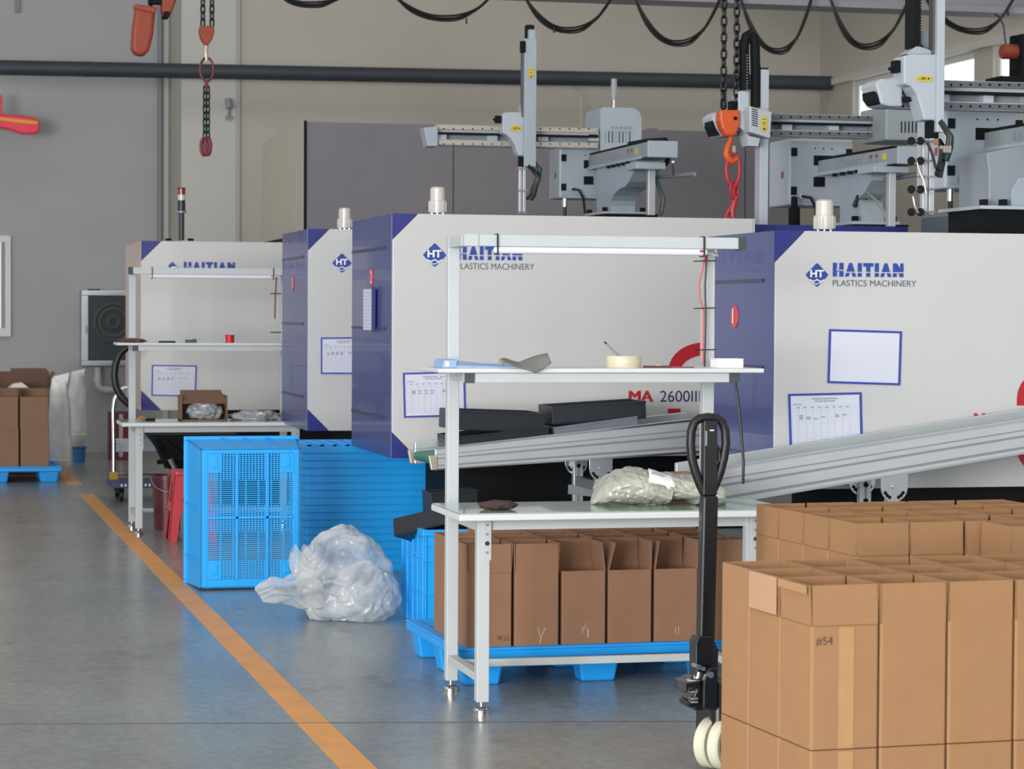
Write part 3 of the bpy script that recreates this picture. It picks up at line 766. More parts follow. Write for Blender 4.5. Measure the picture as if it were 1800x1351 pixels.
# carriage with curved lower edge
MB().pxprism([(884,200),(890,197),(922,197),(922,273),(912,274),(909,268),(905,255),(898,244),(892,238),(884,234)], Ya-0.12, 0.11).build('carriage_cover', M_robot2, tA, bevel=0.006)
MB().pxbox(872,203,884,216,Ya-0.08,0.05).build('connector', M_dark, tA)
MB().pxbox(868,208,874,212,Ya-0.07,0.03).build('connector_tip', M_dark, tA)
label_plate(tA, 'axis_label_x', (907,225.5), 0.085, 0.038, Ya-0.123, '-X+')
MB().pxbox(922,68,943,293,Ya-0.16,0.10).build('vertical_arm', M_robot, tA, bevel=0.004)
MB().pxbox(918,74,923,205,Ya-0.14,0.05).build('arm_rail', M_raildark, tA)
MB().pxbox(930,52,941,76,Ya-0.14,0.08).build('arm_top', M_robot, tA)
MB().pxbox(925,43,940,70,Ya-0.10,0.06).build('belt_pulley_cover', M_dark, tA, bevel=0.012)
MB().pxbox(916,72,924,92,Ya-0.17,0.04).build('limit_switch', M_dark, tA)
MB().pxbox(914,185,922,198,Ya-0.1,0.05).build('arm_bracket', M_robot, tA)
label_plate(tA, 'axis_label_y', (933.5,128), 0.032, 0.085, Ya-0.163, '-Y+', True)
MB().pxbox(914,275,922,293,Ya-0.14,0.06).build('wrist', M_dark, tA)
gripper_profile(tA, 912.5, 924.5, 293, 376, Ya-0.14)
hose_bundle(tA, [(927,290),(938,300),(946,312),(940,328),(936,342),(930,350)], Ya-0.12, 6)
hose_bundle(tA, [(940,285),(950,298),(946,318),(938,335)], Ya-0.1, 3)
# motor hood with slots and rounded top
p0 = PY(1055,265,Ya+0.05); p1 = PY(1128,190,Ya+0.05)
w_ = p1.x-p0.x; h_ = p1.z-p0.z; prof = [(p0.x,p0.z),(p1.x,p0.z),(p1.x,p1.z-0.09)]
for k in range(1,7): th = math.pi/2*k/6; prof.append((p1.x-0.07+0.07*math.cos(th), p1.z-0.09+0.09*math.sin(th)))
for k in range(0,5): th = math.pi/2+math.pi/2*k/4; prof.append((p0.x+0.03+0.03*math.cos(th), p1.z-0.03+0.03*math.sin(th)))
MB().prism(prof, Ya+0.05, Ya+0.45).build('motor_hood', M_robot, tA, smooth=True)
for k in range(8):
    MB().box(p0.x+0.035+k*0.026, p0.x+0.041+k*0.026, Ya+0.047, Ya+0.05, p0.z+0.06, p0.z+0.14).build('vent_slot', M_dark if k%3 else M_aludark, tA)
for k in range(5):
    MB().box(p0.x+0.08+k*0.032, p0.x+0.10+k*0.032, Ya+0.047, Ya+0.05, p1.z-0.155, p1.z-0.135).build('hood_character', M_aludark, tA)
MB().box(p0.x+0.05, p0.x+0.24, Ya+0.047, Ya+0.05, p1.z-0.172, p1.z-0.168).build('hood_line', M_aludark, tA)
q = PY(1079,190,Ya+0.2)
MB().cyl(q, q+Vector((0,0,0.06)), 0.010, 10).build('beacon_stem', M_alubright, tA, smooth=True)
MB().lathe([(0.018,0),(0.022,0.02),(0.023,0.11),(0.020,0.125),(0.022,0.13),(0.022,0.15),(0.002,0.155)],(q.x,q.y,q.z+0.06),16).build('beacon', mat('beacon_grey','#9aa0a3',0.35), tA, smooth=True)
# post, chain tray and side tube below the near end
MB().pxbox(1140,299,1152,378,15.75,0.05).build('support_profile', M_alu, tA, bevel=0.003)
MB().pxbox(1118,285,1170,297,15.6,0.25).build('support_clamp', M_robot, tA, bevel=0.004)
MB().tube([PY(1130,313,16.2),PY(1221,306,15.4)],0.014,10).build('side_tube', M_aludark, tA, smooth=True)
MB().tube([PY(1183,284,15.55),PY(1185,309,15.7)],0.010,8).build('tube_post', M_alubright, tA, smooth=True)
MB().tube([PY(1105,258,16.3),PY(1140,252,16.2),PY(1170,250,15.9),PY(1180,262,15.8),PY(1172,285,15.7)],0.035,8,flat=0.5).build('energy_chain', M_dark, tA)
hose_bundle(tA, [(1152,310),(1158,330),(1165,350),(1160,378)], 15.8, 3)

# ---- robot B, on machine 2, seen above the right half of machine 2
Yb = 13.55
tB = thing('takeout_robot', 'grey blue take-out robot behind the orange hook block', 'robot', (PY(1480,395,13.4).x, 13.4, 2.0), )
bx = main_beam(tB, 1417, 286, 311, 14.2, 1.45, 0.18)
zbB = PY(1490,388,13.3).z
pedestal(tB, bx[0]+0.02, bx[1], bx[2]+0.1, 13.95, bx[4], zbB, 0.34)
MB().box(bx[0]-0.06, bx[1]+0.1, 13.25, 13.8, PY(1450,396,Y2+0.25).z, zbB-0.02).build('mounting_block', M_dark, tB)
robot_box(tB, 1386, 246, 1500, 361, 14.0, 0.36)
x_beam(tB, 1293, 1556, 201, 240, Yb)
MB().pxprism([(1252,205),(1262,196),(1297,194),(1297,238),(1270,240),(1257,226)], Yb-0.05, 0.2).build('beam_end_cap', M_robot2, tB, bevel=0.008)
MB().pxprism([(1253,212),(1258,226),(1264,236),(1260,238),(1252,222)], Yb-0.06, 0.15).build('end_cap_trim', M_dark, tB)
MB().pxprism([(1298,160),(1317,160),(1317,240),(1330,256),(1315,257),(1308,230),(1298,222)], Yb-0.12, 0.12).build('carriage_cover', M_robot2, tB, bevel=0.005)
MB().pxprism([(1317,186),(1357,197),(1354,243),(1318,232)], Yb-0.22, 0.12).build('carriage_vent_cover', M_robot2, tB, bevel=0.005)
MB().pxprism([(1312,238),(1336,243),(1333,257),(1315,256)], Yb-0.20, 0.10).build('carriage_foot', M_robot2, tB)
for k in range(8): MB().pxprism([(1322,190+k*4.0),(1332,193+k*4.0),(1332,194.6+k*4.0),(1322,191.6+k*4.0)], Yb-0.223, 0.003).build('vent_slot', M_dark, tB)
label_plate(tB, 'axis_label_y', (1343,217), 0.034, 0.095, Yb-0.223, '-Y+', True)
label_plate(tB, 'axis_label_x', (1311,198), 0.035, 0.028, Yb-0.123, '-')
MB().pxbox(1336,121,1351,396,Yb-0.10,0.09).build('vertical_arm', M_robot2, tB, bevel=0.003)
MB().pxbox(1337,119,1351,122,Yb-0.10,0.10).build('arm_cap', M_dark, tB)
MB().pxbox(1331,122,1336,175,Yb-0.06,0.04).build('arm_rail', M_raildark, tB)
MB().pxbox(1328,114,1337,150,Yb-0.04,0.05).build('limit_switch', M_dark, tB)
# energy chain loop
cp = [(1309,158),(1308,110),(1308,78),(1312,64),(1318,60),(1324,64),(1327,78),(1328,120),(1328,188)]
MB().tube([PY(x,y,Yb-0.09) for x,y in cp], 0.030, 8, flat=1.0).build('energy_chain', M_dark, tB)
for k in range(14):
    MB().pxbox(1312.5,96+k*5,1314.5,98+k*5,Yb-0.125,0.01).build('chain_rivet', M_aludark, tB)
MB().pxbox(1287,177,1298,198,Yb-0.1,0.08).build('connector', M_dark, tB)
p0 = PY(1556,310,Yb-0.2); p1 = PY(1640,188,Yb-0.2)
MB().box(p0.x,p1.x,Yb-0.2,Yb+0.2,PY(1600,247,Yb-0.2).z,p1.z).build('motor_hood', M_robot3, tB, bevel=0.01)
for k in range(6): MB().pxbox(1584+k*6.5,213,1585.6+k*6.5,233,Yb-0.204,0.004).build('vent_slot', M_dark, tB)
MB().pxbox(1563,301,1575,398,12.9,0.05).build('support_profile', M_alu, tB, bevel=0.003)
MB().pxbox(1536,292,1598,303,12.85,0.25).build('support_clamp', M_robot, tB, bevel=0.004)
MB().tube([PY(1540,318,13.3),PY(1640,302,12.7)],0.014,10).build('side_tube', M_aludark, tB, smooth=True)
MB().tube([PY(1524,338,13.3),PY(1540,352,13.3),PY(1555,375,13.3),PY(1560,392,13.3)],0.008,8).build('white_hose', M_rail, tB, smooth=True)
hose_bundle(tB, [(1502,362),(1510,345),(1520,340),(1526,365),(1530,395)], 13.45, 5)
MB().lathe([(0.035,0),(0.035,0.10),(0.02,0.12),(0.02,0.17),(0.001,0.175)],PY(1396,396,13.9),12).build('air_filter', M_dark, tB, smooth=True)

# ---- robot C, on machine 1, largest, at the right edge
Yc = 10.95
tC = thing('takeout_robot', 'large pale take-out robot with suction gripper at the right edge', 'robot', (PY(1770,400,11.0).x, 11.0, 1.9))
bx = main_beam(tC, 1700, 238, 270, 11.55, 1.2, 0.19)
zbC = PY(1770,366,10.95).z
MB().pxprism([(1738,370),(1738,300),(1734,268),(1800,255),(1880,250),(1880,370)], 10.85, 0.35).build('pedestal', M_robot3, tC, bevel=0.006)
MB().pxprism([(1777,362),(1780,330),(1792,312),(1880,300),(1880,362)], 10.82, 0.03).build('pedestal_face', M_robot, tC, bevel=0.004)
MB().pxbox(1724,362,1880,368,10.75,0.5).build('pedestal_foot', M_robot2, tC)
for x in (1733,1767): MB().pxbox(x-4,350,x+4,362,10.78,0.05).build('foot_bolt', M_dark, tC)
MB().pxbox(1727,368,1880,412,10.8,0.4).build('mounting_block', M_dark, tC)
robot_box(tC, 1660, 192, 1800, 331, 11.35, 0.36)
x_beam(tC, 1575, 1900, 143, 194, Yc)
MB().pxprism([(1539,146),(1551,138),(1587,137),(1587,187),(1565,187),(1549,183)], Yc-0.04, 0.2).build('beam_end_cap', M_robot2, tC, bevel=0.01)
MB().pxprism([(1536,160),(1541,163),(1549,183),(1543,180),(1537,172)], Yc-0.03, 0.15).build('end_cap_trim', M_dark, tC)
MB().pxprism([(1589,98),(1600,95),(1648,95),(1648,211),(1625,211),(1619,190),(1612,166),(1602,152),(1589,147)], Yc-0.14, 0.13).build('carriage_cover', M_robot2, tC, bevel=0.008)
MB().pxprism([(1592,95),(1612,80),(1640,90),(1640,95)], Yc-0.12, 0.10).build('carriage_top', M_robot, tC)
label_plate(tC, 'axis_label_x', (1624.5,138), 0.078, 0.028, Yc-0.143, '-X+')
MB().pxbox(1648,-40,1661,232,Yc-0.17,0.10).build('vertical_arm', M_robot2, tC, bevel=0.003)
MB().pxbox(1640,-40,1647,95,Yc-0.14,0.05).build('arm_rail', M_raildark, tC)
MB().pxbox(1603,-40,1618,84,Yc-0.12,0.09).build('energy_chain', M_dark, tC, bevel=0.006)
for k in range(18): MB().pxbox(1617,-6+k*5,1619.5,-3+k*5,Yc-0.11,0.05).build('chain_tooth', M_dark, tC)
MB().tube([PY(1617,80,Yc-0.1),PY(1622,88,Yc-0.1),PY(1632,93,Yc-0.1)],0.012,8).build('chain_tail', M_dark, tC)
MB().pxbox(1619,56,1640,92,Yc-0.05,0.04).build('arm_bracket', M_robot, tC)
MB().pxbox(1574,106,1588,127,Yc-0.1,0.06).build('connector', M_dark, tC)
MB().pxbox(1567,117,1575,123,Yc-0.09,0.04).build('connector_tip', M_dark, tC)
MB().pxbox(1588,170,1607,178,Yc-0.06,0.04).build('cable_clip', M_dark, tC)
MB().pxbox(1637,212,1650,243,Yc-0.14,0.08).build('wrist', M_dark, tC)
gripper_profile(tC, 1622, 1643, 243, 377, Yc-0.18)
cups = []
for y_ in (248,283,333,373):
    MB().tube([PY(1600,y_,Yc-0.2), PY(1642,y_-1,Yc-0.2)],0.005,6).build('cup_rod', M_aludark, tC)
    for x_ in (1603,1619):
        c = PY(x_,y_,Yc-0.2)
        MB().cyl(c+Vector((-0.008,-0.012,0)), c+Vector((0.006,0.004,0)), 0.020, 14, 0.013).build('suction_cup', M_dark, tC, smooth=True)
hose_bundle(tC, [(1652,212),(1660,225),(1670,240),(1668,262),(1660,282)], Yc-0.12, 7)
hose_bundle(tC, [(1650,245),(1658,260),(1656,285),(1650,310)], Yc-0.1, 4)
MB().tube([PY(1630,250,Yc-0.21),PY(1638,268,Yc-0.22),PY(1645,295,Yc-0.22),PY(1652,300,Yc-0.21),PY(1654,262,Yc-0.2)],0.007,8).build('hose', M_cable, tC, smooth=True)
for k in range(4): MB().pxbox(1653+k*5,256,1657+k*5,268,Yc-0.19,0.03).build('air_fitting', M_rail, tC)
MB().pxbox(1643,245,1650,254,Yc-0.19,0.03).build('orange_valve', mat('valve_orange','#a8634a',0.5), tC)
MB().tube([PY(1612,285,Yc-0.2),PY(1616,300,Yc-0.21),PY(1624,318,Yc-0.22),PY(1628,340,Yc-0.22)],0.005,6).build('clear_tube', M_rail, tC, smooth=True)
MB().tube([PY(1605,345,Yc-0.2),PY(1608,362,Yc-0.21),PY(1618,380,Yc-0.2),PY(1622,376,Yc-0.2)],0.005,6).build('clear_tube', M_rail, tC, smooth=True)

# grey cabinet top and carton behind machine 1
p = PY(1670,379,12.6); p2_ = PY(1726,379,12.6)
t = thing('switch_cabinet', 'grey cabinet behind the top of machine 1', 'cabinet', (p.x+0.08,12.8,0))
MB().box(p.x,p2_.x,12.6,13.0,0,p.z).build('body', mat('cabinet_teal','#5a646c',0.5), t)
MB().box(p.x+0.02, p.x+0.14, 12.592, 12.6, 0.2, 1.9).build('door', MATS['cabinet_teal'], t)

# ------------------------------------------------------------------ chain hoists
def chain(t, a, b, pitch, r, wd, m, name='chain_link', joined=False):
    a = Vector(a); b = Vector(b); n_ = max(1, int(round((b-a).length/pitch))); d = (b-a)/n_
    me = None; acc = MB()
    for k in range(n_):
        c = a+d*(k+0.5); hl = pitch*0.62; ang = math.pi/4 if k % 2 else -math.pi/4
        ux = Vector((math.cos(ang), math.sin(ang), 0)); pts = []
        for i in range(12):
            th = 2*math.pi*i/12; pts.append(c + ux*(math.cos(th)*wd) + Vector((0,0,1))*((hl-wd)*(1 if math.sin(th) > 0 else -1)*(1 if abs(math.sin(th))>0.01 else 0)+math.sin(th)*wd))
        if joined: acc.tube(pts, r, 6, closed=True)
        else: MB().tube(pts, r, 6, closed=True).build(name, m, t, smooth=True)
    if joined: acc.build(name, m, t, smooth=True, kind='stuff')

def ring(c, a, b, r, ax=(1,0,0), n_=28):
    ax = Vector(ax); return [Vector(c)+ax*(a*math.cos(2*math.pi*k/n_))+Vector((0,0,1))*(b*math.sin(2*math.pi*k/n_)) for k in range(n_)]

Yh = 13.45; S = 4300/13.7
t = thing('chain_hoist_hook', 'orange hook block on two dark chains with red sling ring', 'hoist', PY(1284,385,Yh))
for x, yb_ in ((1271.5,190),(1294,196)):
    a = PY(x,yb_,Yh); b = PY(x,-14,Yh); chain(t, (a.x,Yh,a.z), (a.x,Yh,b.z), 0.046, 0.0065, 0.016, M_chain)
sp = []
a = PY(1272,190,Yh); 
for k in range(65): sp.append((a.x+0.016*math.cos(k*0.78), Yh+0.016*math.sin(k*0.78), a.z+0.108*k/64))
MB().tube(sp, 0.0035, 5).build('chain_spring', M_chain, t, smooth=True)
MB().pxprism([(1266,193),(1302,193),(1301,220),(1297,231),(1290,239),(1278,239),(1270,226),(1266,212)], Yh-0.045, 0.09).build('hook_block', M_orange, t, bevel=0.012)
c = PY(1288,209,Yh); MB().cyl((c.x,Yh-0.052,c.z),(c.x,Yh-0.04,c.z),0.011,12).build('block_pin', M_dark, t)
hk = [(1285,238),(1284,248),(1279,258),(1277,270),(1280,280),(1287,284),(1294,281),(1297,272)]
MB().tube([PY(x,y,Yh) for x,y in hk], [0.013,0.015,0.018,0.021,0.022,0.020,0.016,0.009], 10).build('hook', M_orange, t, smooth=True)
MB().pxbox(1288,256,1293,268,Yh-0.01,0.02).build('safety_latch', M_rail, t)
c = PY(1288.5,298,Yh); MB().tube(ring(c,0.040,0.095,0.011),0.0115,10,closed=True).build('sling_ring', M_ringred, t, smooth=True)
for cx_, cy_ in ((1288,334),(1293,340)):
    c = PY(cx_,cy_,Yh); MB().tube(ring(c,0.022,0.045,0,(0.8,0.6,0)),0.009,8,closed=True).build('sling_link', M_ringred, t, smooth=True)
MB().tube([PY(1294,345,Yh),PY(1290,358,Yh),PY(1287,370,Yh),PY(1288,382,Yh)],0.018,8).build('sling_leg', M_ringred, t, smooth=True)
MB().tube([PY(1288,360,Yh),PY(1282,370,Yh),PY(1277,378,Yh),PY(1276,384,Yh)],0.012,8).build('sling_leg', M_ringred, t, smooth=True)

Yh = 18.6
t = thing('chain_hoist_hook', 'small orange hook block with red ring and hanging chain at upper left', 'hoist', PY(363,272,Yh))
for x in (356.5,372.5):
    a = PY(x,46,Yh); b = PY(x,-14,Yh); chain(t, (a.x,Yh,a.z), (a.x,Yh,b.z), 0.05, 0.008, 0.017, M_chaingreen)
MB().pxprism([(352,45),(377,45),(377,57),(373,70),(366,79),(362,79),(355,69),(351,57)], Yh-0.05, 0.10).build('hook_block', M_orangedim, t, bevel=0.012)
MB().tube([PY(363.5,79,Yh),PY(362,88,Yh),PY(363,100,Yh),PY(363,108,Yh)],[0.016,0.014,0.016,0.010],8).build('hook', M_rail, t, smooth=True)
c = PY(363.5,122,Yh); MB().tube(ring(c,0.050,0.088,0),0.0095,8,closed=True).build('sling_ring', mat('sling_red_dim','#6e2730',0.45), t, smooth=True)  # ring in a darker sling red, the dimness there put into its colour
MB().pxbox(360,141,366.5,154,Yh-0.02,0.04).build('sling_coupling', mat('sling_red_dim','#6e2730',0.45), t, bevel=0.008)
for x in (360,365.5):
    a = PY(x,244,Yh); b = PY(x,152,Yh); chain(t, (a.x,Yh,a.z), (a.x,Yh,b.z), 0.047, 0.007, 0.014, M_chaingreen)
MB().tube(ring(PY(359,258,Yh),0.024,0.062,0),0.013,8,closed=True).build('sling_hook', MATS['sling_red_dim'], t, smooth=True)
MB().tube(ring(PY(365,257,Yh),0.020,0.062,0),0.015,8,closed=True).build('sling_hook', MATS['sling_red_dim'], t, smooth=True)

t = thing('hoist_chain_bag', 'orange chain bag and hoist casing at the top left', 'hoist', PY(252,97,Yh))
MB().pxprism([(239,8),(274,13),(270,60),(263,88),(255,96),(244,98),(235,92),(231,84),(233,50)], Yh-0.07, 0.14).build('chain_bag', M_orangedim, t, bevel=0.03, seg=3)
MB().pxprism([(237,6),(276,12),(274,24),(238,16)], Yh-0.085, 0.17).build('bag_collar', M_orangedim, t, bevel=0.01)
MB().pxprism([(285,-20),(318,-20),(300,27),(292,30),(285,22)], Yh-0.09, 0.18).build('hoist_casing', M_orangedim, t, bevel=0.02)
MB().pxbox(288,20,298,29,Yh-0.1,0.2).build('casing_bolt', M_dark, t)
MB().pxbox(262,-4,286,6,Yh-0.05,0.1).build('hoist_link', M_dark, t)
MB().tube([PY(266,-10,Yh),PY(264,4,Yh),PY(266,14,Yh)],0.015,6).build('bag_hanger', M_dark, t)

Yh = 15.8
t = thing('hoist_motor', 'rusty red hoist motor under the beam at the top right corner', 'hoist', PY(1770,140,Yh))
a = PY(1763,91,Yh); b = PY(1790,91,Yh)
MB().cyl((a.x,Yh,a.z), (b.x+0.02,Yh,b.z), 0.052, 20).build('motor_casing', mat('motor_rust','#8d3f2c',0.5,var=0.15,scale=8), t, smooth=True)
MB().cyl((a.x-0.012,Yh,a.z), (a.x,Yh,a.z), 0.046, 20).build('motor_end', MATS['motor_rust'], t, smooth=True)
MB().pxbox(1786,105,1796,124,Yh-0.04,0.08).build('bracket', M_dark, t)
MB().pxbox(1796,60,1840,138,Yh-0.09,0.2).build('trolley_frame', M_dark, t)
MB().pxprism([(1783,62),(1787,63),(1798,74),(1796,78)], Yh-0.05, 0.06).build('lever', M_dark, t)
MB().pxbox(1759,134,1810,143,Yh-0.1,0.25).build('end_stop', M_dark, t)

# ------------------------------------------------------------------ workbenches with shelf and lamp rail
def bench(ox, oy, label, cap_right=True):
    t = thing('workbench', label, 'workbench', (ox, oy, 0))
    W, D = 1.08, 0.563
    B = lambda n, m, *a, **k: MB().box(ox+a[0], ox+a[1], oy+a[2], oy+a[3], a[4], a[5]).build(n, m, t, **k)
    top = B('tabletop', M_top, -0.125, W+0.13, -0.16, 0.37, 0.752, 0.776, bevel=0.004)
    MB().box(ox-0.121, ox+W+0.126, oy-0.155, oy+0.365, 0.776, 0.781).build('glass_mat', M_glassmat, top)
    for i, x in enumerate((0, W)):
        lg = B('leg', M_bench, x-0.024, x+0.024, -0.024, 0.024, 0.045, 0.752, bevel=0.003)
        ins = MB().box(ox+x-0.004, ox+x+0.028, oy-0.028, oy-0.024, 0.59, 0.75).build('leg_plate', M_bench, lg)
        for k in range(4): MB().cyl((ox+x+0.012, oy-0.031, 0.62+k*0.035), (ox+x+0.012, oy-0.028, 0.62+k*0.035), 0.005 if k != 1 else 0.009, 10).build('bolt', M_chrome if k == 1 else M_aludark, lg)
        ps = B('post', M_bench, x-0.024, x+0.024, D-0.024, D+0.024, 0.045, 1.84, bevel=0.003)
        for yy, pr in ((0, lg), (D, ps)):
            MB().lathe([(0.034,0),(0.034,0.014),(0.026,0.022),(0.010,0.026),(0.010,0.046)], (ox+x, oy+yy, 0), 16).build('levelling_foot', M_chrome, pr, smooth=True)
        B('side_rail', M_bench, x-0.02, x+0.02, 0.024, D-0.024, 0.12, 0.15, bevel=0.003)
        B('side_apron', M_bench, x-0.02, x+0.02, 0.024, D-0.024, 0.70, 0.752)
        B('shelf_arm', M_bench, x-0.02, x+0.02, 0.25, D-0.024, 1.265, 1.298, bevel=0.002)
        B('top_arm', M_bench, x-0.022, x+0.022, 0.30, D+0.024, 1.796, 1.842, bevel=0.003)
    B('front_apron', M_bench, 0.024, W-0.024, -0.015, 0.02, 0.705, 0.752)
    B('lower_rail', M_bench, 0.02, W-0.02, 0.40, 0.43, 0.118, 0.148, bevel=0.003)
    sh = B('shelf_board', M_top, -0.135, W+0.12, 0.19, 0.535, 1.30, 1.318, bevel=0.005)
    B('shelf_rail', M_bench, -0.03, W+0.02, 0.21, 0.25, 1.262, 1.299, bevel=0.002)
    for x0, x1 in ((-0.028,0.012), (W-0.022,W+0.022)): B('rail_cap', M_benchcap, x0, x1, 0.205, 0.212, 1.26, 1.30)
    bar = B('lamp_rail', M_bench, -0.02, W+0.03, 0.255, 0.30, 1.796, 1.842, bevel=0.003)
    if cap_right:
        B('rail_end_cap', M_benchcap, W+0.03, W+0.062, 0.252, 0.303, 1.793, 1.845)
        B('corner_plate', M_bench, -0.022, 0.035, 0.250, 0.255, 1.796, 1.842)
    else:
        B('rail_end_cap', M_benchcap, -0.05, -0.02, 0.252, 0.303, 1.793, 1.845)
    led = B('lamp_tube', M_led, 0.10, W-0.10, 0.252, 0.285, 1.768, 1.796, bevel=0.01)
    MB().box(ox+W-0.135, ox+W-0.12, oy+0.249, oy+0.252, 1.782, 1.790).build('lamp_switch', M_red, led)
    for x in (0.11, W-0.12): B('lamp_tie', M_cable, x, x+0.005, 0.247, 0.305, 1.764, 1.846)
    return t
b1 = bench(2.07, 9.115, 'white workbench with shelf and lamp tube in the foreground')
bL = bench(1.42, 16.93, 'far white workbench with shelf by the orange floor line', False)
ox, oy, W, D = 2.07, 9.115, 1.08, 0.563
# wiring on the right post of the near bench
zf = lambda y, Y=9.6: PY(1240,y,Y).z
pts = [(1240,446),(1236,470),(1229,500),(1231,525),(1237,548),(1236,590),(1236,640)]
MB().tube([PY(x,y,9.63) for x,y in pts],0.0035,6).build('red_wire', M_redsoft, b1, smooth=True)
MB().tube([PY(x+2.5,y,9.62) for x,y in [(1240,446),(1237,500),(1238,560),(1236,645)]],0.004,6).build('black_wire', M_cable, b1, smooth=True)
for y_ in (458,541,614): MB().tube([PY(1219,y_+1,9.62),PY(1258,y_,9.62)],0.0022,5).build('zip_tie', M_cable, b1)
MB().tube([PY(1290,656,9.5),PY(1297,700,9.5),PY(1302,750,9.5),PY(1307,812,9.5),PY(1306,850,9.5)],0.006,6).build('shelf_cable', M_cable, b1, smooth=True)
MB().tube([PY(1232,443,9.4),PY(1250,446,9.42),PY(1262,450,9.45),PY(1258,440,9.42)],0.004,6).build('lamp_lead', M_whitepaint, b1, smooth=True)
MB().tube([PY(486,487,17.4),PY(484,520,17.4),PY(483,560,17.4)],0.006,6).build('red_wire', mat('wire_brown','#7d4a46',0.5), bL, smooth=True)
for y_ in (516,584): MB().tube([PY(475,y_,17.4),PY(494,y_,17.4)],0.004,5).build('zip_tie', M_cable, bL)

# things on the shelf of the near bench
ZS = 1.318; YSH = 9.42
def onshelf(px, Y=YSH): return PY(px, 640, Y).x
t = thing('lever_binder', 'pale blue lever arch binder lying on the near shelf', 'binder', (onshelf(790),YSH,ZS))
xa, xb, xc = onshelf(771), onshelf(796), onshelf(905)
M_bind = mat('binder_blue','#8fb0dc',0.5)
MB().prism([(xa,ZS),(xb,ZS),(xb+0.005,ZS+0.032),(xa+0.01,ZS+0.034)], YSH-0.07, YSH+0.12).build('spine', M_bind, t, bevel=0.004)
MB().box(xa+0.012, xa+0.028, YSH-0.073, YSH-0.07, ZS+0.006, ZS+0.026).build('spine_label', M_whitepaint, t)
MB().prism([(xb,ZS),(xc,ZS),(xc,ZS+0.006),(xb,ZS+0.010)], YSH-0.07, YSH+0.12).build('back_cover', M_bind, t)
MB().prism([(xb,ZS+0.030),(xb+0.12,ZS+0.017),(xc,ZS+0.010),(xc,ZS+0.014),(xb+0.12,ZS+0.021),(xb,ZS+0.034)], YSH-0.07, YSH+0.12).build('front_cover', M_bind, t)
MB().prism([(xb,ZS+0.010),(xc-0.02,ZS+0.006),(xc-0.02,ZS+0.009),(xb+0.12,ZS+0.016),(xb,ZS+0.028)], YSH-0.062, YSH+0.11).build('pages', mat('page_edge','#8b8f98',0.8), t)

# twisted grey sheet drooping over the shelf edge
def sheet_grid(fn, nu, nv, th=0.003):
    mb = MB(); vs = []; fs = []
    for j in range(nv+1):
        for i in range(nu+1): vs.append(fn(i/nu, j/nv))
    for j in range(nv):
        for i in range(nu): a = j*(nu+1)+i; fs.append((a,a+1,a+nu+2,a+nu+1))
    mb.add(vs, fs); return mb
M_gasket = mat('grey_rubber_sheet','#6c706d',0.55,var=0.1,scale=12)
Yg = 9.30
def gfn(u, v):
    top = [(881,629),(895,632),(912,636),(940,625),(962,620),(969,637)]
    bot = [(884,634),(900,640),(915,645),(930,650),(941,655),(966,641)]
    k = u*5; i = min(4,int(k)); f = k-i
    T = (top[i][0]*(1-f)+top[i+1][0]*f, top[i][1]*(1-f)+top[i+1][1]*f); Bt = (bot[i][0]*(1-f)+bot[i+1][0]*f, bot[i][1]*(1-f)+bot[i+1][1]*f)
    x, y = T[0]*(1-v)+Bt[0]*v, T[1]*(1-v)+Bt[1]*v
    p = PY(x,y,Yg-0.02*v+0.03*math.sin(u*4)*(1-v))
    return p
o = sheet_grid(gfn,20,6).build('rubber_sheet', M_gasket, None, smooth=True)
md = o.modifiers.new('solid','SOLIDIFY'); md.thickness = 0.005; md.offset = 1
tag(o, 'twisted grey rubber sheet hanging over the near shelf edge', 'sheet')
t = thing('sheet_roll', 'small yellowish rolled edge beside the twisted grey sheet', 'roll', (onshelf(884),YSH-0.1,ZS))
MB().tube([PY(881,634,9.33),PY(888,633,9.36),PY(905,638,9.40)],[0.012,0.010,0.006],10).build('roll', mat('olive_tape','#8a8748',0.5), t, smooth=True)
MB().tube([PY(955,634,9.36),PY(966,634,9.36)],[0.016,0.004],10).build('roll_end', MATS['olive_tape'], t, smooth=True)

# tape roll with a pen leaning in it
c = (onshelf(1096), YSH, ZS)
t = thing('tape_roll', 'wide clear packing tape roll lying on the near shelf', 'tape', c)
MB().lathe([(0.038,0),(0.07,0),(0.071,0.002),(0.071,0.046),(0.07,0.048),(0.042,0.048),(0.038,0.046),(0.038,0.002),(0.038,0)], c, 32).build('tape', mat('tape_roll_tan','#cfc8ae',0.3,coat=0.5), t, smooth=True)
MB().lathe([(0.034,0.001),(0.038,0.001),(0.038,0.047),(0.034,0.047),(0.034,0.001)], c, 32).build('core', M_card, t, smooth=True)
p0, p1 = PY(1066,604,YSH+0.01), PY(1088,625,YSH+0.0)
p1 = p1+(p1-p0)*0.55; p1.z = max(p1.z, ZS+0.006)
t = thing('pen', 'pen leaning inside the tape roll', 'pen', p1)
MB().cyl(p1, p0, 0.0045, 10).build('barrel', mat('pen_grey','#8a8690',0.4), t, smooth=True)
MB().cyl(p0, p0+(p0-p1).normalized()*0.012, 0.003, 8).build('cap', M_dark, t, smooth=True)
t = thing('tool_strip', 'flat brown tools lying beside the tape roll', 'tool', (onshelf(1170),YSH,ZS))
MB().box(onshelf(1130),onshelf(1176),YSH-0.03,YSH-0.005,ZS,ZS+0.009).build('blade', mat('tool_maroon','#5c3540',0.5), t)
MB().box(onshelf(1148),onshelf(1158),YSH-0.031,YSH-0.004,ZS+0.009,ZS+0.012).build('yellow_tab', M_yellow, t)
MB().box(onshelf(1176),onshelf(1216),YSH-0.035,YSH-0.015,ZS,ZS+0.005).build('handle', mat('tool_brown','#7d4a4c',0.5), t)
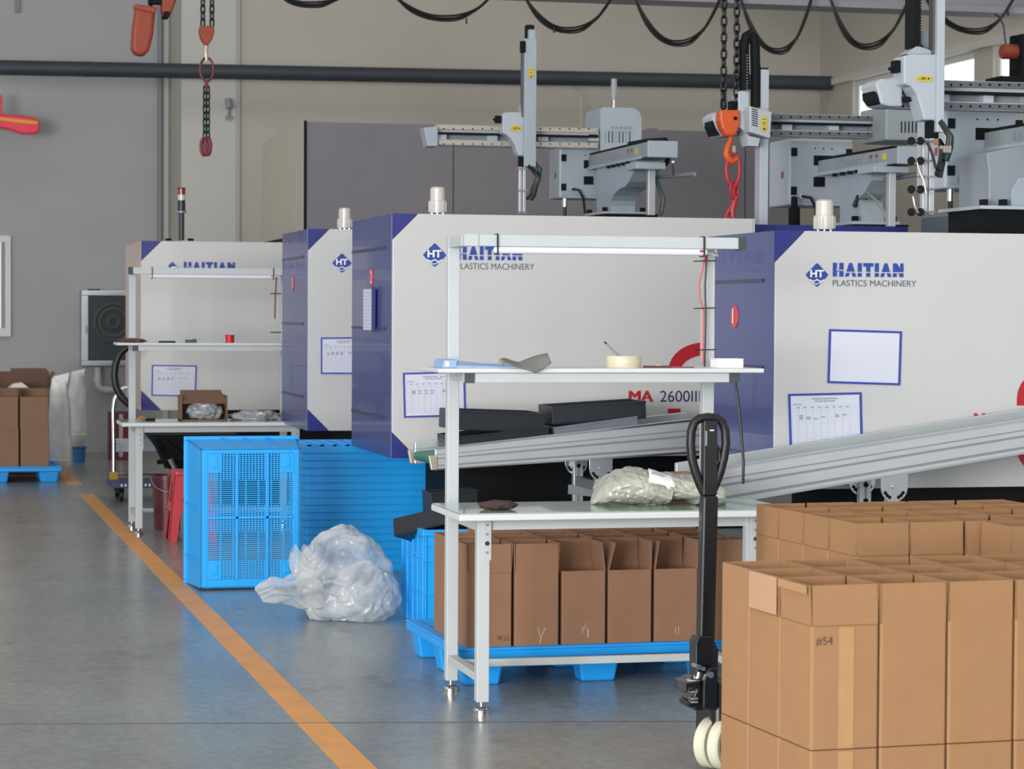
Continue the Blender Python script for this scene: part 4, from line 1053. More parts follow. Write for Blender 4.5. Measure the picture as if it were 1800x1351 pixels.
t = thing('white_box', 'small white junction box at the right end of the near shelf', 'box', (onshelf(1277),YSH+0.02,ZS))
MB().box(onshelf(1254),onshelf(1300),YSH-0.05,YSH+0.04,ZS,ZS+0.034).build('body', M_whitepaint, t, bevel=0.003)
MB().box(onshelf(1254)-0.001,onshelf(1300)+0.001,YSH-0.051,YSH+0.041,ZS+0.034,ZS+0.038).build('lid', M_whitepaint, t, bevel=0.002)

# lumpy shapes
def blob(c, sx, sy, sz, seed, amp=0.12, freq=3.0, nu=40, nv=24, flat_bottom=True, fine=0.0, crease=0.0):
    from mathutils import noise
    vs = []; fs = []
    off = Vector((seed*7.3, seed*3.1, seed*1.7))
    for j in range(nv+1):
        ph = math.pi*j/nv
        for i in range(nu):
            th = 2*math.pi*i/nu
            d = Vector((math.sin(ph)*math.cos(th), math.sin(ph)*math.sin(th), math.cos(ph)))
            r = 1 + amp*noise.noise(d*freq+off) + 0.5*amp*noise.noise(d*freq*2.3+off)
            if crease: r -= crease*(1-abs(noise.noise(d*freq*1.7+off*2)))**6 + 0.5*crease*(1-abs(noise.noise(d*freq*3.9+off)))**6
            if fine: r += fine*noise.noise(d*freq*6+off)
            p = Vector((c[0]+d.x*r*sx, c[1]+d.y*r*sy, c[2]+d.z*r*sz)); vs.append(p)
    for j in range(nv):
        for i in range(nu): fs.append((j*nu+i, j*nu+(i+1)%nu, (j+1)*nu+(i+1)%nu, (j+1)*nu+i))
    mb = MB(); mb.add(vs, fs)
    if flat_bottom is not None and flat_bottom is not False:
        zf_ = c[2]-sz*0.8 if flat_bottom is True else flat_bottom
        for v in mb.v: v.z = max(v.z, zf_+0.0005*math.sin(v.x*90))
    return mb

ZT = 0.781
c = PY(873,893,9.15); c.z = ZT+0.016
a_, b_ = PY(838,893,9.15), PY(910,893,9.15)
o = blob((c.x,9.13,ZT+0.017),(b_.x-a_.x)*0.46,0.05,0.019,3,0.22,2.5,44,20,flat_bottom=ZT,fine=0.06).build('brown_rag', mat('rag_brown','#4a3836',0.9,var=0.15,scale=30,bump=0.4,bscale=80), None, smooth=True)
tag(o, 'crumpled dark brown rag on the near workbench', 'rag')

# film-wrapped bundle on the right half of the desk
M_film = mat('wrap_film','#b0b1a6',0.22,var=0.22,scale=14,bump=0.7,bscale=22,coat=0.6)
xa, xb = PY(1040,870,9.3).x, PY(1277,880,9.2).x; L_ = xb-xa
t = thing('wrapped_bundle', 'long bundle wrapped in clear film on the near workbench', 'bundle', ((xa+xb)/2,9.28,ZT))
from mathutils import noise as _ns
vs = []; fs = []; nu, nv = 180, 48
for i in range(nu+1):
    u = i/nu; x = xa+L_*u
    ht = [0.02,0.10,0.125,0.145,0.155,0.150,0.14,0.125,0.115,0.105,0.102,0.10,0.098,0.09,0.02]
    k = u*14; ii = min(13,int(k)); f_ = k-ii; f_ = f_*f_*(3-2*f_); H = (ht[ii]*(1-f_)+ht[ii+1]*f_)*0.98
    wd = (0.12 if 0.05 < u < 0.95 else 0.08)*math.sqrt(max(0.02, 1-abs(2*u-1)**8)); cy = 9.31-0.10*u
    zb_ = 0.0 if u < 0.55 else (0.018 if u < 0.75 else 0.0)
    for j in range(nv):
        th = 2*math.pi*j/nv; cy_, cz_ = math.cos(th), math.sin(th)
        p = Vector((x, cy+cy_*wd, ZT+zb_+H*0.5+cz_*H*0.5))
        n_ = _ns.noise(Vector((x*9,cy_*1.3,cz_*1.3)))*0.10 + _ns.noise(Vector((x*60+cz_*2,cy_*2,cz_*3)))*0.03 - 0.09*(1-abs(_ns.noise(Vector((x*12+cz_*2.5,cy_*2,cz_*2)))))**6
        p.y += cy_*wd*n_; p.z += cz_*H*0.5*n_
        p.z = max(p.z, ZT+0.0005); vs.append(p)
for i in range(nu):
    for j in range(nv): fs.append((i*nv+j, i*nv+(j+1)%nv, (i+1)*nv+(j+1)%nv, (i+1)*nv+j))
fs += [tuple(range(nv-1,-1,-1)), tuple(nu*nv+j for j in range(nv))]
MB().add(vs, fs).build('film_wrap', M_film, t, smooth=True)
# paper label stuck on the bundle's near shoulder
def lab(u, v):
    x = PY(1148+44*u-8*v,850,9.15).x; uu = (x-xa)/L_; k = uu*14; ii = int(k); f_ = k-ii
    H = (ht[ii]*(1-f_)+ht[ii+1]*f_)*0.98; th = math.radians(238-62*0+(-0)) 
    a_ = math.radians(112+52*v); cyy = 9.31-0.10*uu
    return Vector((x, cyy+math.cos(a_)*0.132, ZT+(0.018 if uu > 0.55 else 0)*0+H*0.5+math.sin(a_)*(H*0.5+0.010)))
o = sheet_grid(lab,8,6).build('paper_label', M_whitepaint, t, smooth=True)
md = o.modifiers.new('solid','SOLIDIFY'); md.thickness = 0.002; md.offset = 0
for k in range(6):
    p = lab(0.12+k*0.08, 0.40); MB().box(p.x-0.003,p.x+0.003,p.y-0.006,p.y-0.003,p.z-0.007,p.z+0.007).build('label_writing', M_printdark, o)
# cardboard slab behind the bundle
p0, p1 = PY(1160,850,9.42), PY(1222,850,9.42)
t = thing('cardboard_offcut', 'brown cardboard piece lying behind the wrapped bundle', 'cardboard', (p0.x,9.44,ZT))
MB().prism([(p0.x,ZT),(p1.x+0.1,ZT),(p1.x+0.1,ZT+0.085),(p1.x-0.02,ZT+0.118),(p0.x+0.01,ZT+0.115),(p0.x-0.01,ZT+0.08)],9.42,9.47).build('slab', M_card2, t, bevel=0.01)
MB().box(p0.x+0.03,p1.x-0.03,9.418,9.42,ZT+0.03,ZT+0.06).build('tape', M_tape, t)

# ------------------------------------------------------------------ belt conveyors
def conveyor(label, poly, Yn, Yf, legs, belt=True):
    """poly: photo outline of the near side rail TL,TR,BR,BL at depth Yn"""
    P = [PY(x,y,Yn) for x,y in poly]
    t = thing('belt_conveyor', label, 'conveyor', (P[3].x,(Yn+Yf)/2,0))
    def rail(Y0, Y1, name, m):
        return MB().prism([(p.x,p.z) for p in P], Y0, Y1).build(name, m, t, bevel=0.004)
    def lerp(u, v): 
        a = P[0]*(1-u)+P[1]*u; b = P[3]*(1-u)+P[2]*u; return a*(1-v)+b*v
    near = rail(Yn, Yn+0.03, 'side_rail', M_alu); far = rail(Yf-0.03, Yf, 'side_rail', M_alu)
    for v0, v1 in ((0.30,0.335),(0.455,0.52),(0.775,0.845)):
        q = [lerp(0,v0),lerp(1,v0),lerp(1,v1),lerp(0,v1)]
        MB().prism([(p.x,p.z) for p in q], Yn-0.0015, Yn).build('groove', M_aludark, near)
        MB().prism([(p.x,p.z) for p in q], Yf-0.0315, Yf-0.03).build('groove', M_aludark, far)
    for v0, v1 in ((0.01,0.07),(0.93,0.99)):
        q = [lerp(0,v0),lerp(1,v0),lerp(1,v1),lerp(0,v1)]
        MB().prism([(p.x,p.z) for p in q], Yn-0.004, Yn).build('lip', M_alubright, near)
    q = [lerp(0.01,0.42),lerp(1,0.42),lerp(1,0.80),lerp(0.01,0.80)]
    M_belt = mat('belt_green','#1f7d63',0.45,var=0.08,scale=8)
    MB().prism([(p.x,p.z) for p in q], Yn+0.03, Yf-0.03).build('belt', M_belt, t)
    c = lerp(0.008,0.62); r = (lerp(0,0.42).z-lerp(0,0.82).z)/2
    MB().cyl((c.x,Yn+0.03,c.z),(c.x,Yf-0.03,c.z),r,24).build('end_roller', M_belt, t, smooth=True)
    for Y0 in (Yn-0.006, Yf-0.02):
        a, b = lerp(0,0.35), lerp(0.0,1.0)
        MB().prism([(a.x-0.035,a.z),(a.x+0.012,a.z),(b.x+0.012,b.z),(b.x-0.02,b.z)], Y0, Y0+0.03).build('end_bracket', M_rail, t, bevel=0.004)
    for x_px, yb_px, foot in legs:
        for Yl, s_ in ((Yn+0.01, 0), (Yf-0.06, 1)):
            c = PY(x_px, yb_px, Yn+0.01); u = (c.x-P[0].x)/(P[1].x-P[0].x); tp = lerp(u,1.0)
            R_ = 0.062
            pts = [(c.x-R_, tp.z+0.01),(c.x+R_, tp.z+0.01+0.012)]
            for k in range(13): th = -math.pi*k/12; pts.append((c.x+R_*math.cos(th), tp.z-0.05+R_*math.sin(th)))
            pl = MB().prism(pts, Yl-0.006, Yl).build('pivot_plate', M_alubright, t, bevel=0.001)
            for th in (-0.5,-0.8,-1.1,-2.04,-2.34,-2.64):
                MB().cyl((c.x+0.046*math.cos(th),Yl-0.0075,tp.z-0.05+0.046*math.sin(th)),(c.x+0.046*math.cos(th),Yl-0.006,tp.z-0.05+0.046*math.sin(th)),0.008,10).build('slot', M_dark, pl)
            MB().cyl((c.x,Yl-0.012,tp.z-0.045),(c.x,Yl-0.006,tp.z-0.045),0.011,14).build('pivot_bolt', M_alubright, pl)
            lg = MB().box(c.x-0.026, c.x+0.026, Yl+(0.0 if not s_ else -0.05), Yl+(0.045 if not s_ else -0.008), 0.02, tp.z-0.02).build('leg', M_alu, t, bevel=0.003)
            yy = Yl+(0.0 if not s_ else -0.05)
            MB().box(c.x-0.005, c.x+0.005, yy-0.001, yy, 0.02, tp.z-0.02).build('slot_groove', M_aludark, lg)
            for zz in (tp.z-0.06, tp.z-0.13): MB().cyl((c.x,yy-0.004,zz),(c.x,yy,zz),0.011,12).build('bolt', M_dark, lg)
            MB().cyl((c.x,yy+0.02,0),(c.x,yy+0.02,0.03),0.035,12).build('foot', M_rubber, lg)
        zc = 0.62
        MB().box(c.x-0.02, c.x+0.02, Yn+0.05, Yf-0.1, zc, zc+0.05).build('cross_member', M_aludark, t)
    return t, P, lerp
YC2 = 12.12
conv2, P2, lp2 = conveyor('long inclined belt conveyor with green belt in front of machine 2', [(765,787),(1262,731),(1262,794),(765,826)], YC2, 12.68, [(1056,815,0)])
c0 = PY(1056,875,12.3)
MB().bar((PY(1003,868,12.6).x,12.6,0.60),(PY(1003,868,12.6).x+0.32,12.25,0.575),0.05,0.05).build('brace', M_aludark, conv2)
conv1, P1, lp1 = conveyor('inclined belt conveyor in front of machine 1 at the right', [(1240,824),(1960,711),(1960,771),(1240,893)], 9.80, 10.24, [(1571,858,0)])
for x in (1311,1316): 
    p = PY(x,842,9.797); MB().cyl((p.x,9.794,p.z),(p.x,9.80,p.z),0.006,8).build('screw', M_alubright, conv1)

# skirt of machine 2 seen below the desk
MB().pxbox(1075,929,1400,963,12.72,0.3).build('base_skirt', M_aludark, t2)
MB().pxbox(1075,921,1400,929,12.70,0.3).build('base_skirt_lip', M_dark, t2)

# black moulded trays
def tray(c, L, Wd, H, rz=0, ry=0, rx=0, label='', m=M_black, th=0.006, name='black_tray'):
    t = thing(name, label, 'tray', c)
    R = Euler((rx,ry,rz)).to_matrix(); c = Vector(c)
    def wall(n, x0,x1,y0,y1,z0,z1,mm=m):
        pts = [(x0,y0,z0),(x1,y0,z0),(x1,y1,z0),(x0,y1,z0),(x0,y0,z1),(x1,y0,z1),(x1,y1,z1),(x0,y1,z1)]
        return MB().hexa([c+R@Vector(p) for p in pts]).build(n, mm, t, bevel=0.0015)
    l, w = L/2, Wd/2
    wall('base', -l,l,-w,w,0,th)
    wall('long_side', -l,l,-w,-w+th,th,H); wall('long_side', -l,l,w-th,w,th,H)
    wall('short_side', -l,-l+th,-w+th,w-th,th,H); wall('short_side', l-th,l,-w+th,w-th,th,H)
    wall('rim', -l-0.004,l+0.004,-w-0.004,-w,H-0.01,H)
    return t
sl = math.atan2(P2[1].z-P2[0].z, P2[1].x-P2[0].x)
def beltz(px, Y=12.4, v=0.42):
    x = PY(px,760,Y).x; u = (x-P2[0].x)/(P2[1].x-P2[0].x); return x, lp2(u,v).z
M_trayg = mat('tray_grey_gloss','#777c88',0.3,coat=0.4,var=0.1,scale=5)
x, z = beltz(868); tray((x,12.40,z+0.005),0.50,0.40,0.088,rz=0.02,ry=-sl,label='lower black tray of the left pair on the inclined conveyor')
tray((x-0.01,12.42,z+0.094),0.48,0.38,0.10,rz=0.0,ry=0.035,label='upper black tray of the left pair on the inclined conveyor')
x, z = beltz(1034); tray((x,12.40,z+0.005),0.45,0.36,0.095,rz=0.01,ry=-sl*1.2,label='glossy grey lower tray of the right pair on the conveyor',m=M_trayg)
tray((x+0.035,12.45,z+0.098),0.50,0.36,0.092,rz=-0.05,ry=-0.06,label='upper black tray of the right pair under the model number')

# ------------------------------------------------------------------ blue plastic pallets
def pallet(x0, y0, w, d, h, rot, label, nx=3, ny=3):
    """front left corner at (x0,y0); rot turns it about that corner"""
    t = thing('plastic_pallet', label, 'pallet', (x0,y0,0))
    R = Matrix.Rotation(rot,3,'Z'); o = Vector((x0,y0,0))
    def B(n, a, m=M_crate2, **k):
        mb = MB(); mb.box(*a); mb.v = [o+R@v for v in mb.v]; return mb.build(n, m, t, **k)
    dk = B('deck', (0,w,0,d,h-0.045,h-0.012), bevel=0.006)
    # raised rim and deck slats
    for a in ((0,w,0,0.05),(0,w,d-0.05,d),(0,0.05,0.05,d-0.05),(w-0.05,w,0.05,d-0.05)):
        B('deck_rim', (*a,h-0.012,h), bevel=0.003)
    n_ = 9
    for k in range(n_):
        u = 0.06+(d-0.12)*(k+0.5)/n_
        B('deck_slat', (0.055,w-0.055,u-0.035,u+0.035,h-0.012,h-0.002))
    fw, fd = 0.18, 0.13
    for i in range(nx):
        for j in range(ny):
            cx = 0.02+fw/2+(w-0.04-fw)*i/(nx-1); cy = 0.02+fd/2+(d-0.04-fd)*j/(ny-1)
            mb = MB(); a, b = fw/2, fd/2; s_ = 0.80
            mb.hexa([(cx-a*s_,cy-b*s_,0),(cx+a*s_,cy-b*s_,0),(cx+a*s_,cy+b*s_,0),(cx-a*s_,cy+b*s_,0),
                     (cx-a,cy-b,h-0.045),(cx+a,cy-b,h-0.045),(cx+a,cy+b,h-0.045),(cx-a,cy+b,h-0.045)])
            mb.v = [o+R@v for v in mb.v]; mb.build('foot', M_crate2, t, bevel=0.01)
    return t

# ------------------------------------------------------------------ cartons with flaps
def rrect(x0,x1,y0,y1,r,n=5):
    pts = []
    for cx,cy,a0 in ((x1-r,y0+r,-90),(x1-r,y1-r,0),(x0+r,y1-r,90),(x0+r,y0+r,180)):
        for k in range(n+1): a = math.radians(a0+90*k/n); pts.append((cx+r*math.cos(a),cy+r*math.sin(a)))
    return pts
CARTON_MESH = {}
def carton(c, w, d, h, fl, rot, label, group, flaps=(0,0,0,0), body=M_card, inner=M_cardin, th=0.004, closed=False, tape=None, fold=''):
    """c: centre of the base; flaps: opening angle for front, back, left, right
       (0 = straight up, + = leaning outwards, pi = folded inside, None = missing)"""
    t = thing('carton', label, 'carton', c, group)
    t.rotation_euler = (0,0,rot)
    key = (w,d,h,fl,th,body.name,closed)
    if key not in CARTON_MESH:
        def mk(mb, n, mm):
            me = bpy.data.meshes.new(n); me.from_pydata([tuple(v) for v in mb.v], [], mb.f)
            bm = bmesh.new(); bm.from_mesh(me); bmesh.ops.recalc_face_normals(bm, faces=bm.faces); bm.to_mesh(me); bm.free()
            me.materials.append(mm); return me
        a, b = w/2, d/2
        mb = MB(); ro_ = rrect(-a,a,-b,b,0.007,3); ri_ = rrect(-a+th,a-th,-b+th,b-th,0.004,3); n_ = len(ro_)
        mb.add([(x,y,0) for x,y in ro_]+[(x,y,h) for x,y in ro_]+[(x,y,h) for x,y in ri_]+[(x,y,th) for x,y in ri_],
               [tuple(range(n_))]+[(i,(i+1)%n_,(i+1)%n_+n_,i+n_) for i in range(n_)]+[(i+n_,(i+1)%n_+n_,(i+1)%n_+2*n_,i+2*n_) for i in range(n_)]
               +[(i+2*n_,(i+1)%n_+2*n_,(i+1)%n_+3*n_,i+3*n_) for i in range(n_)]+[tuple(range(3*n_,4*n_))])
        if closed: mb.prism(rrect(-a+0.001,a-0.001,-b+0.001,b-0.001,0.006,3),h-th,h,axis='z')
        F = {}
        F['body'] = mk(mb,'body',body)
        F['fx'] = mk(MB().box(-a+0.004,a-0.004,-th/2,th/2,0.0,fl),'flap',body)      # front / back flaps
        F['fy'] = mk(MB().box(-th/2,th/2,-b+0.006,b-0.006,0.0,fl),'flap',body)
        F['tape'] = mk(MB().box(-0.018,0.024,-b-0.0012,-b,0.0,h*0.985),'tape_strip',M_tape)
        F['taper'] = mk(MB().box(-b+0.01,b-0.01,-0.003,-0.0008,fl-0.022,fl-0.001),'tape_strip',M_tape)
        CARTON_MESH[key] = F
    F = CARTON_MESH[key]
    def put(n, me, loc=(0,0,0), rotv=(0,0,0)):
        o = bpy.data.objects.new(n, me); COL.objects.link(o); o.parent = t; o.location = loc; o.rotation_euler = rotv; return o
    put('body', F['body'])
    a, b = w/2, d/2
    if not closed:
        for n, ang in zip(('front','back','left','right'), flaps):
            if ang is None: continue
            if n == 'front': put('flap', F['fx'], (0,-b+th/2,h), (ang,0,0))
            if n == 'back': put('flap', F['fx'], (0,b-th/2,h), (-ang,0,0))
            if n == 'left': put('flap', F['fy'], (-a+th/2,0,h), (0,-ang,0))
            if n == 'right': put('flap', F['fy'], (a-th/2,0,h), (0,ang,0))
    if tape: put('tape_strip', F['tape'])
    if fold:
        if 'fold' not in F:
            for nm, bx in (('fold',(-a+0.004,a-0.004,-b-0.0006,-b+0.001,h-0.0012,h+0.0012)),('foldl',(-a-0.0006,-a+0.001,-b+0.004,b-0.004,h-0.0012,h+0.0012))):
                mb = MB().box(*bx); me = bpy.data.meshes.new('fold_line'); me.from_pydata([tuple(v) for v in mb.v],[],mb.f); me.materials.append(mat('fold_shadow','#7d5c3f',0.9)); F[nm] = me
        if 'f' in fold: put('fold_line', F['fold'])
        if 'l' in fold: put('fold_line', F['foldl'])
    return t
def rnd(a): return random.uniform(-a,a)

# pallet of tall cartons under the near bench
zdk = 0.158
pF = PZ(806,1140,zdk); 
pallet(pF.x, pF.y, 1.22, 1.0, zdk, math.radians(1.5), 'bright blue plastic pallet with cartons under the near workbench')
g = 'tall open cartons under the near workbench'
cw, cd, chh, cf = 0.190, 0.195, 0.305, 0.118
R15 = Matrix.Rotation(math.radians(1.5),3,'Z')
colname = ['leftmost','second from left','third from left','fourth from left','fifth from left','rightmost']
for r in range(4):
    for k in range(6):
        if r == 3 and k in (0,): continue
        lo = Vector((0.045+cw/2+k*0.203, 0.035+cd/2+r*0.206, 0)); p = pF + R15@lo; p.z = zdk
        if r == 0:
            fl = [(0.0,0.05,0.02,0.05),(0.0,0.05,0.03,0.04),(-math.pi*0.97,0.03,None,-0.12),(-math.pi*0.97,0.0,-0.25,0.02),(-math.pi*0.97,0.03,-0.15,0.05),(0.02,0.05,0.05,0.05)][k]
        else: fl = (0.02+rnd(0.05),rnd(0.08),0.05+rnd(0.10),0.05+rnd(0.10))
        rowname = ['front','second','third','back'][r]
        carton((p.x,p.y,zdk), cw, cd, chh if not (r==0 and k<2) else chh, cf, math.radians(1.5)+rnd(0.01), '%s open carton in the %s row under the near workbench' % (colname[k], rowname), g, fl, body=M_card2, inner=M_cardin, fold='f' if (r == 0 and k == 0) else '')
# tape glints painted as pale strokes, and a dark scribble, on the front row
FR = []
def mark(k, strokes, m, r_=0.0012):
    c = bpy.data.objects['carton' if k == 0 else 'carton.%03d' % k]
    for st in strokes:
        mb = MB().tube([Vector((x-0.0, -cd/2-0.0012, z)) for x, z in st], r_, 5)
        me = bpy.data.meshes.new('pen_glint_mark'); me.from_pydata([tuple(v) for v in mb.v],[],mb.f); me.materials.append(m)
        o = bpy.data.objects.new('pen_glint_mark', me); COL.objects.link(o); o.parent = c
M_glint = mat('tape_glint','#d9c9b6',0.3)
mark(1, [[(0.005,0.075),(0.018,0.025)],[(0.036,0.072),(0.018,0.030),(0.014,0.005)]], M_glint)
mark(2, [[(0.0,0.060),(0.008,0.088),(0.014,0.062),(0.018,0.025)],[(-0.006,0.045),(-0.004,0.070)],[(0.020,0.030),(0.021,0.062)]], M_glint)
mark(4, [[(-0.004,0.030),(-0.002,0.058)],[(0.010,0.028),(0.012,0.060)]], M_glint)
mark(0, [[(0.035,0.030),(0.042,0.045),(0.046,0.028),(0.036,0.038)],[(0.052,0.045),(0.052,0.024)],[(0.060,0.042),(0.070,0.040),(0.062,0.028),(0.072,0.024)],[(0.078,0.046),(0.080,0.022)]], mat('marker_ink','#4a3b3a',0.7))

# front stack of cartons on the right (two layers)
d0 = 6.235
base = CAM + ray(1425,1318)*d0               # near left corner of the upper layer seam
rotF = math.radians(3.4); RF = Matrix.Rotation(rotF,3,'Z')
w_, dd_, hh_, ff_ = 0.188, 0.202, 0.316, 0.104
zs = base.z
g = 'stacked cartons in the right foreground'
pallet((base+RF@Vector((-0.02,-0.02,0))).x, (base+RF@Vector((-0.02,-0.02,0))).y, 1.2, 0.8, max(0.09, zs-hh_), rotF, 'blue pallet under the foreground cartons at the lower right')
for layer in (1, 0):
    for r in range(3):
        for k in range(5):
            if layer == 0 and r > 0 and k > 0: continue
            lo = Vector((w_/2+k*(w_+0.005)+(rnd(0.0012) if k else 0), dd_/2+r*(dd_+0.006)+(rnd(0.002) if r else 0), 0)); p = base + RF@lo
            fl = (0.0,-0.02+rnd(0.03),-0.02+rnd(0.03),rnd(0.06))
            if layer == 1:
                if (r,k) == (0,0): fl = (-0.035,0.05,0.05,0.02)
                if (r,k) == (1,0): fl = (0.02,0.0,0.03,-0.06)
                if (r,k) == (2,0): fl = (0.0,0.0,0.0,0.03)
            rn = ['nearest row','middle row','rear row'][r]; kn = ['leftmost','second','third','fourth','fifth'][k]
            lab_ = '%s carton, %s, %s layer of the foreground stack' % (kn, rn, 'upper' if layer else 'lower')
            z_ = zs if layer else zs-hh_-0.003
            cc = carton((p.x,p.y,z_), w_, dd_, hh_, ff_, rotF+rnd(0.006), lab_, g, fl, body=M_card, closed=(layer==0), tape=(r==0 and k == 0), fold=('fl' if (r,k) == (0,0) else 'l' if (r,k) == (1,0) else '') if layer else '')
            if layer == 1 and (r,k) == (0,0):
                # handwritten mark and taped flap edge
                zz = 0.255
                text_l = bpy.data.curves.new('t','FONT'); text_l.body = '#54'; tt = bpy.data.objects.new('t',text_l); COL.objects.link(tt)
                me = bpy.data.meshes.new_from_object(tt.evaluated_get(bpy.context.evaluated_depsgraph_get())); bpy.data.objects.remove(tt)
                for v in me.vertices: v.co = Vector((-w_/2+0.012+v.co.x*0.030, -dd_/2-0.001, 0.268+v.co.y*0.030))
                me.materials.append(mat('marker_ink','#4a3b3a',0.7)); o = bpy.data.objects.new('handwriting', me); COL.objects.link(o); o.parent = cc
            if layer == 1 and k == 0 and r in (0,1):
                o = MB().box(-w_/2-0.001,-w_/2+0.001,-dd_/2+0.01,dd_/2-0.01,0,0.001)
                me = bpy.data.meshes.new('tape_strip'); hgt = 0.022 if r == 0 else 0.10
                x_ = -w_/2-0.0045-(0.006 if r == 0 else 0.002)
                mb = MB().box(x_-0.0015,x_,-dd_/2+0.008,dd_/2-0.008,hh_+ff_-hgt,hh_+ff_-0.001)
                me.from_pydata([tuple(v) for v in mb.v],[],mb.f); me.materials.append(M_tape if r == 0 else mat('clear_tape','#c39b78',0.12,coat=0.8))
                o = bpy.data.objects.new('tape_strip', me); COL.objects.link(o); o.parent = cc

# second stack behind it, on the pallet truck
d1 = 7.76
cR = CAM + ray(1504,920)*d1
zt_ = cR.z - ff_; zl_ = zt_ - hh_
bR = Vector((cR.x,cR.y,zl_))
g = 'stacked cartons on the pallet truck'
zpal = zl_-hh_
pallet((bR+RF@Vector((-0.03,-0.24,0))).x, (bR+RF@Vector((-0.03,-0.24,0))).y, 1.2, 1.05, zpal, rotF, 'blue pallet carried by the black pallet truck')
for layer in (1,0):
    for r in range(-1,4):
        for k in range(5):
            if r == -1 and k < 2: continue
            if layer == 0 and not (k == 0 or r == -1 or (r == 0 and k < 2)): continue
            lo = Vector((w_/2+k*(w_+0.007)+(0.045 if r == -1 else 0)+rnd(0.002), dd_/2+r*(dd_+0.006)+rnd(0.003), 0)); p = bR + RF@lo
            fl = (-0.02+rnd(0.02),rnd(0.06),-0.03+rnd(0.04),rnd(0.10))
            if (r,k) == (2,0): fl = (0.0,0.0,-0.03,0.02)
            rn = {-1:'nearest row',0:'second row',1:'third row',2:'fourth row',3:'rear row'}[r]; kn = ['leftmost','second','third','fourth','fifth'][k]
            carton((p.x,p.y,zl_ if layer else zl_-hh_-0.0005), w_, dd_, hh_, ff_, rotF+rnd(0.01), '%s carton, %s, %s layer of the pallet truck stack' % (kn, rn, 'upper' if layer else 'lower'), g, fl, body=M_card, closed=(layer==0), fold='fl' if (layer and r == 0 and k < 2) else 'l' if (layer and k == 0) else '')

# ------------------------------------------------------------------ hand pallet truck
pj = PZ(1240,1349); Yj = pj.y; xj = PY(1240,1290,Yj).x
tj = thing('pallet_truck', 'black hand pallet truck with upright loop handle', 'pallet truck', (xj+0.06,Yj,0))
jx = PY(1238,1200,Yj).x
# steering wheels turned towards the camera
ax = Vector((0.6,-0.8,0)).normalized(); wc = Vector((PY(1252,1300,Yj).x,Yj,0.086))
for k in (0,1):
    c = wc + ax*(0.055*k)
    u_ = Vector((-ax.y,ax.x,0))
    prof = [(-0.022,0.066),(-0.022,0.080),(-0.016,0.086),(0.016,0.086),(0.022,0.080),(0.022,0.066)]
    vs = []; n_ = 36
    for oo, rr in prof:
        for k2 in range(n_): th_ = 2*math.pi*k2/n_; vs.append(c+ax*oo+u_*(rr*math.cos(th_))+Vector((0,0,rr*math.sin(th_))))
    fs = [(i2*n_+k2,i2*n_+(k2+1)%n_,((i2+1)%6)*n_+(k2+1)%n_,((i2+1)%6)*n_+k2) for i2 in range(6) for k2 in range(n_)]
    w = MB().add(vs,fs).build('steer_wheel', mat('wheel_nylon','#dcd9c4',0.4), tj, smooth=True)
    MB().cyl(c-ax*0.010, c+ax*0.010, 0.067, 28).build('wheel_disc', mat('wheel_disc_grey','#8f877c',0.5), w, smooth=True)
    MB().cyl(c-ax*0.020, c+ax*0.020, 0.024, 16).build('wheel_hub', mat('hub_cream','#b9b3a0',0.5), w, smooth=True)
MB().cyl((wc+ax*0.03)+Vector((0,0,-0.02)), wc+ax*0.03+Vector((0,0,0.21)), 0.035, 16).build('steer_yoke', M_blackpaint, tj, smooth=True)
# pump housing
MB().pxprism([(1216,1232),(1222,1212),(1214,1205),(1216,1196),(1240,1190),(1262,1190),(1270,1250),(1222,1250)], Yj-0.05, 0.13).build('pump_body', M_blackpaint, tj, bevel=0.008)
MB().pxprism([(1236,1245),(1237,1196),(1244,1178),(1250,1173),(1262,1173),(1262,1248)], Yj-0.08, 0.02).build('yoke_plate', M_blackpaint, tj, bevel=0.004)
c = PY(1248,1185,Yj-0.08); MB().cyl((c.x,Yj-0.09,c.z),(c.x,Yj-0.06,c.z),0.011,16).build('yoke_pin', M_alubright, tj, smooth=True)
for x,y,r_ in ((1226,1171,0.009),(1235,1174,0.007)):
    c = PY(x,y,Yj-0.07); MB().cyl((c.x,Yj-0.085,c.z),(c.x,Yj-0.03,c.z),r_,12).build('roller_pin', M_alubright, tj, smooth=True)
MB().cyl(PY(1226,1202,Yj-0.02), PY(1229,1180,Yj-0.02), 0.018, 14).build('pump_piston', M_alubright, tj, smooth=True)
MB().cyl(PY(1222,1200,Yj-0.02), PY(1222,1193,Yj-0.02), 0.030, 16).build('piston_collar', M_alu, tj, smooth=True)
for y_ in (1214,1226,1232): MB().pxbox(1216,y_,1228,y_+4,Yj-0.07,0.04).build('valve_stem', M_alubright, tj, bevel=0.003)
MB().pxprism([(1204,1200),(1232,1196),(1232,1204),(1210,1208),(1210,1216),(1204,1218)], Yj-0.06, 0.12).build('pump_bracket', M_blackpaint, tj, bevel=0.004)
MB().pxprism([(1208,1232),(1226,1236),(1222,1242),(1211,1244)], Yj-0.06, 0.10).build('release_pedal', M_blackpaint, tj, bevel=0.004)
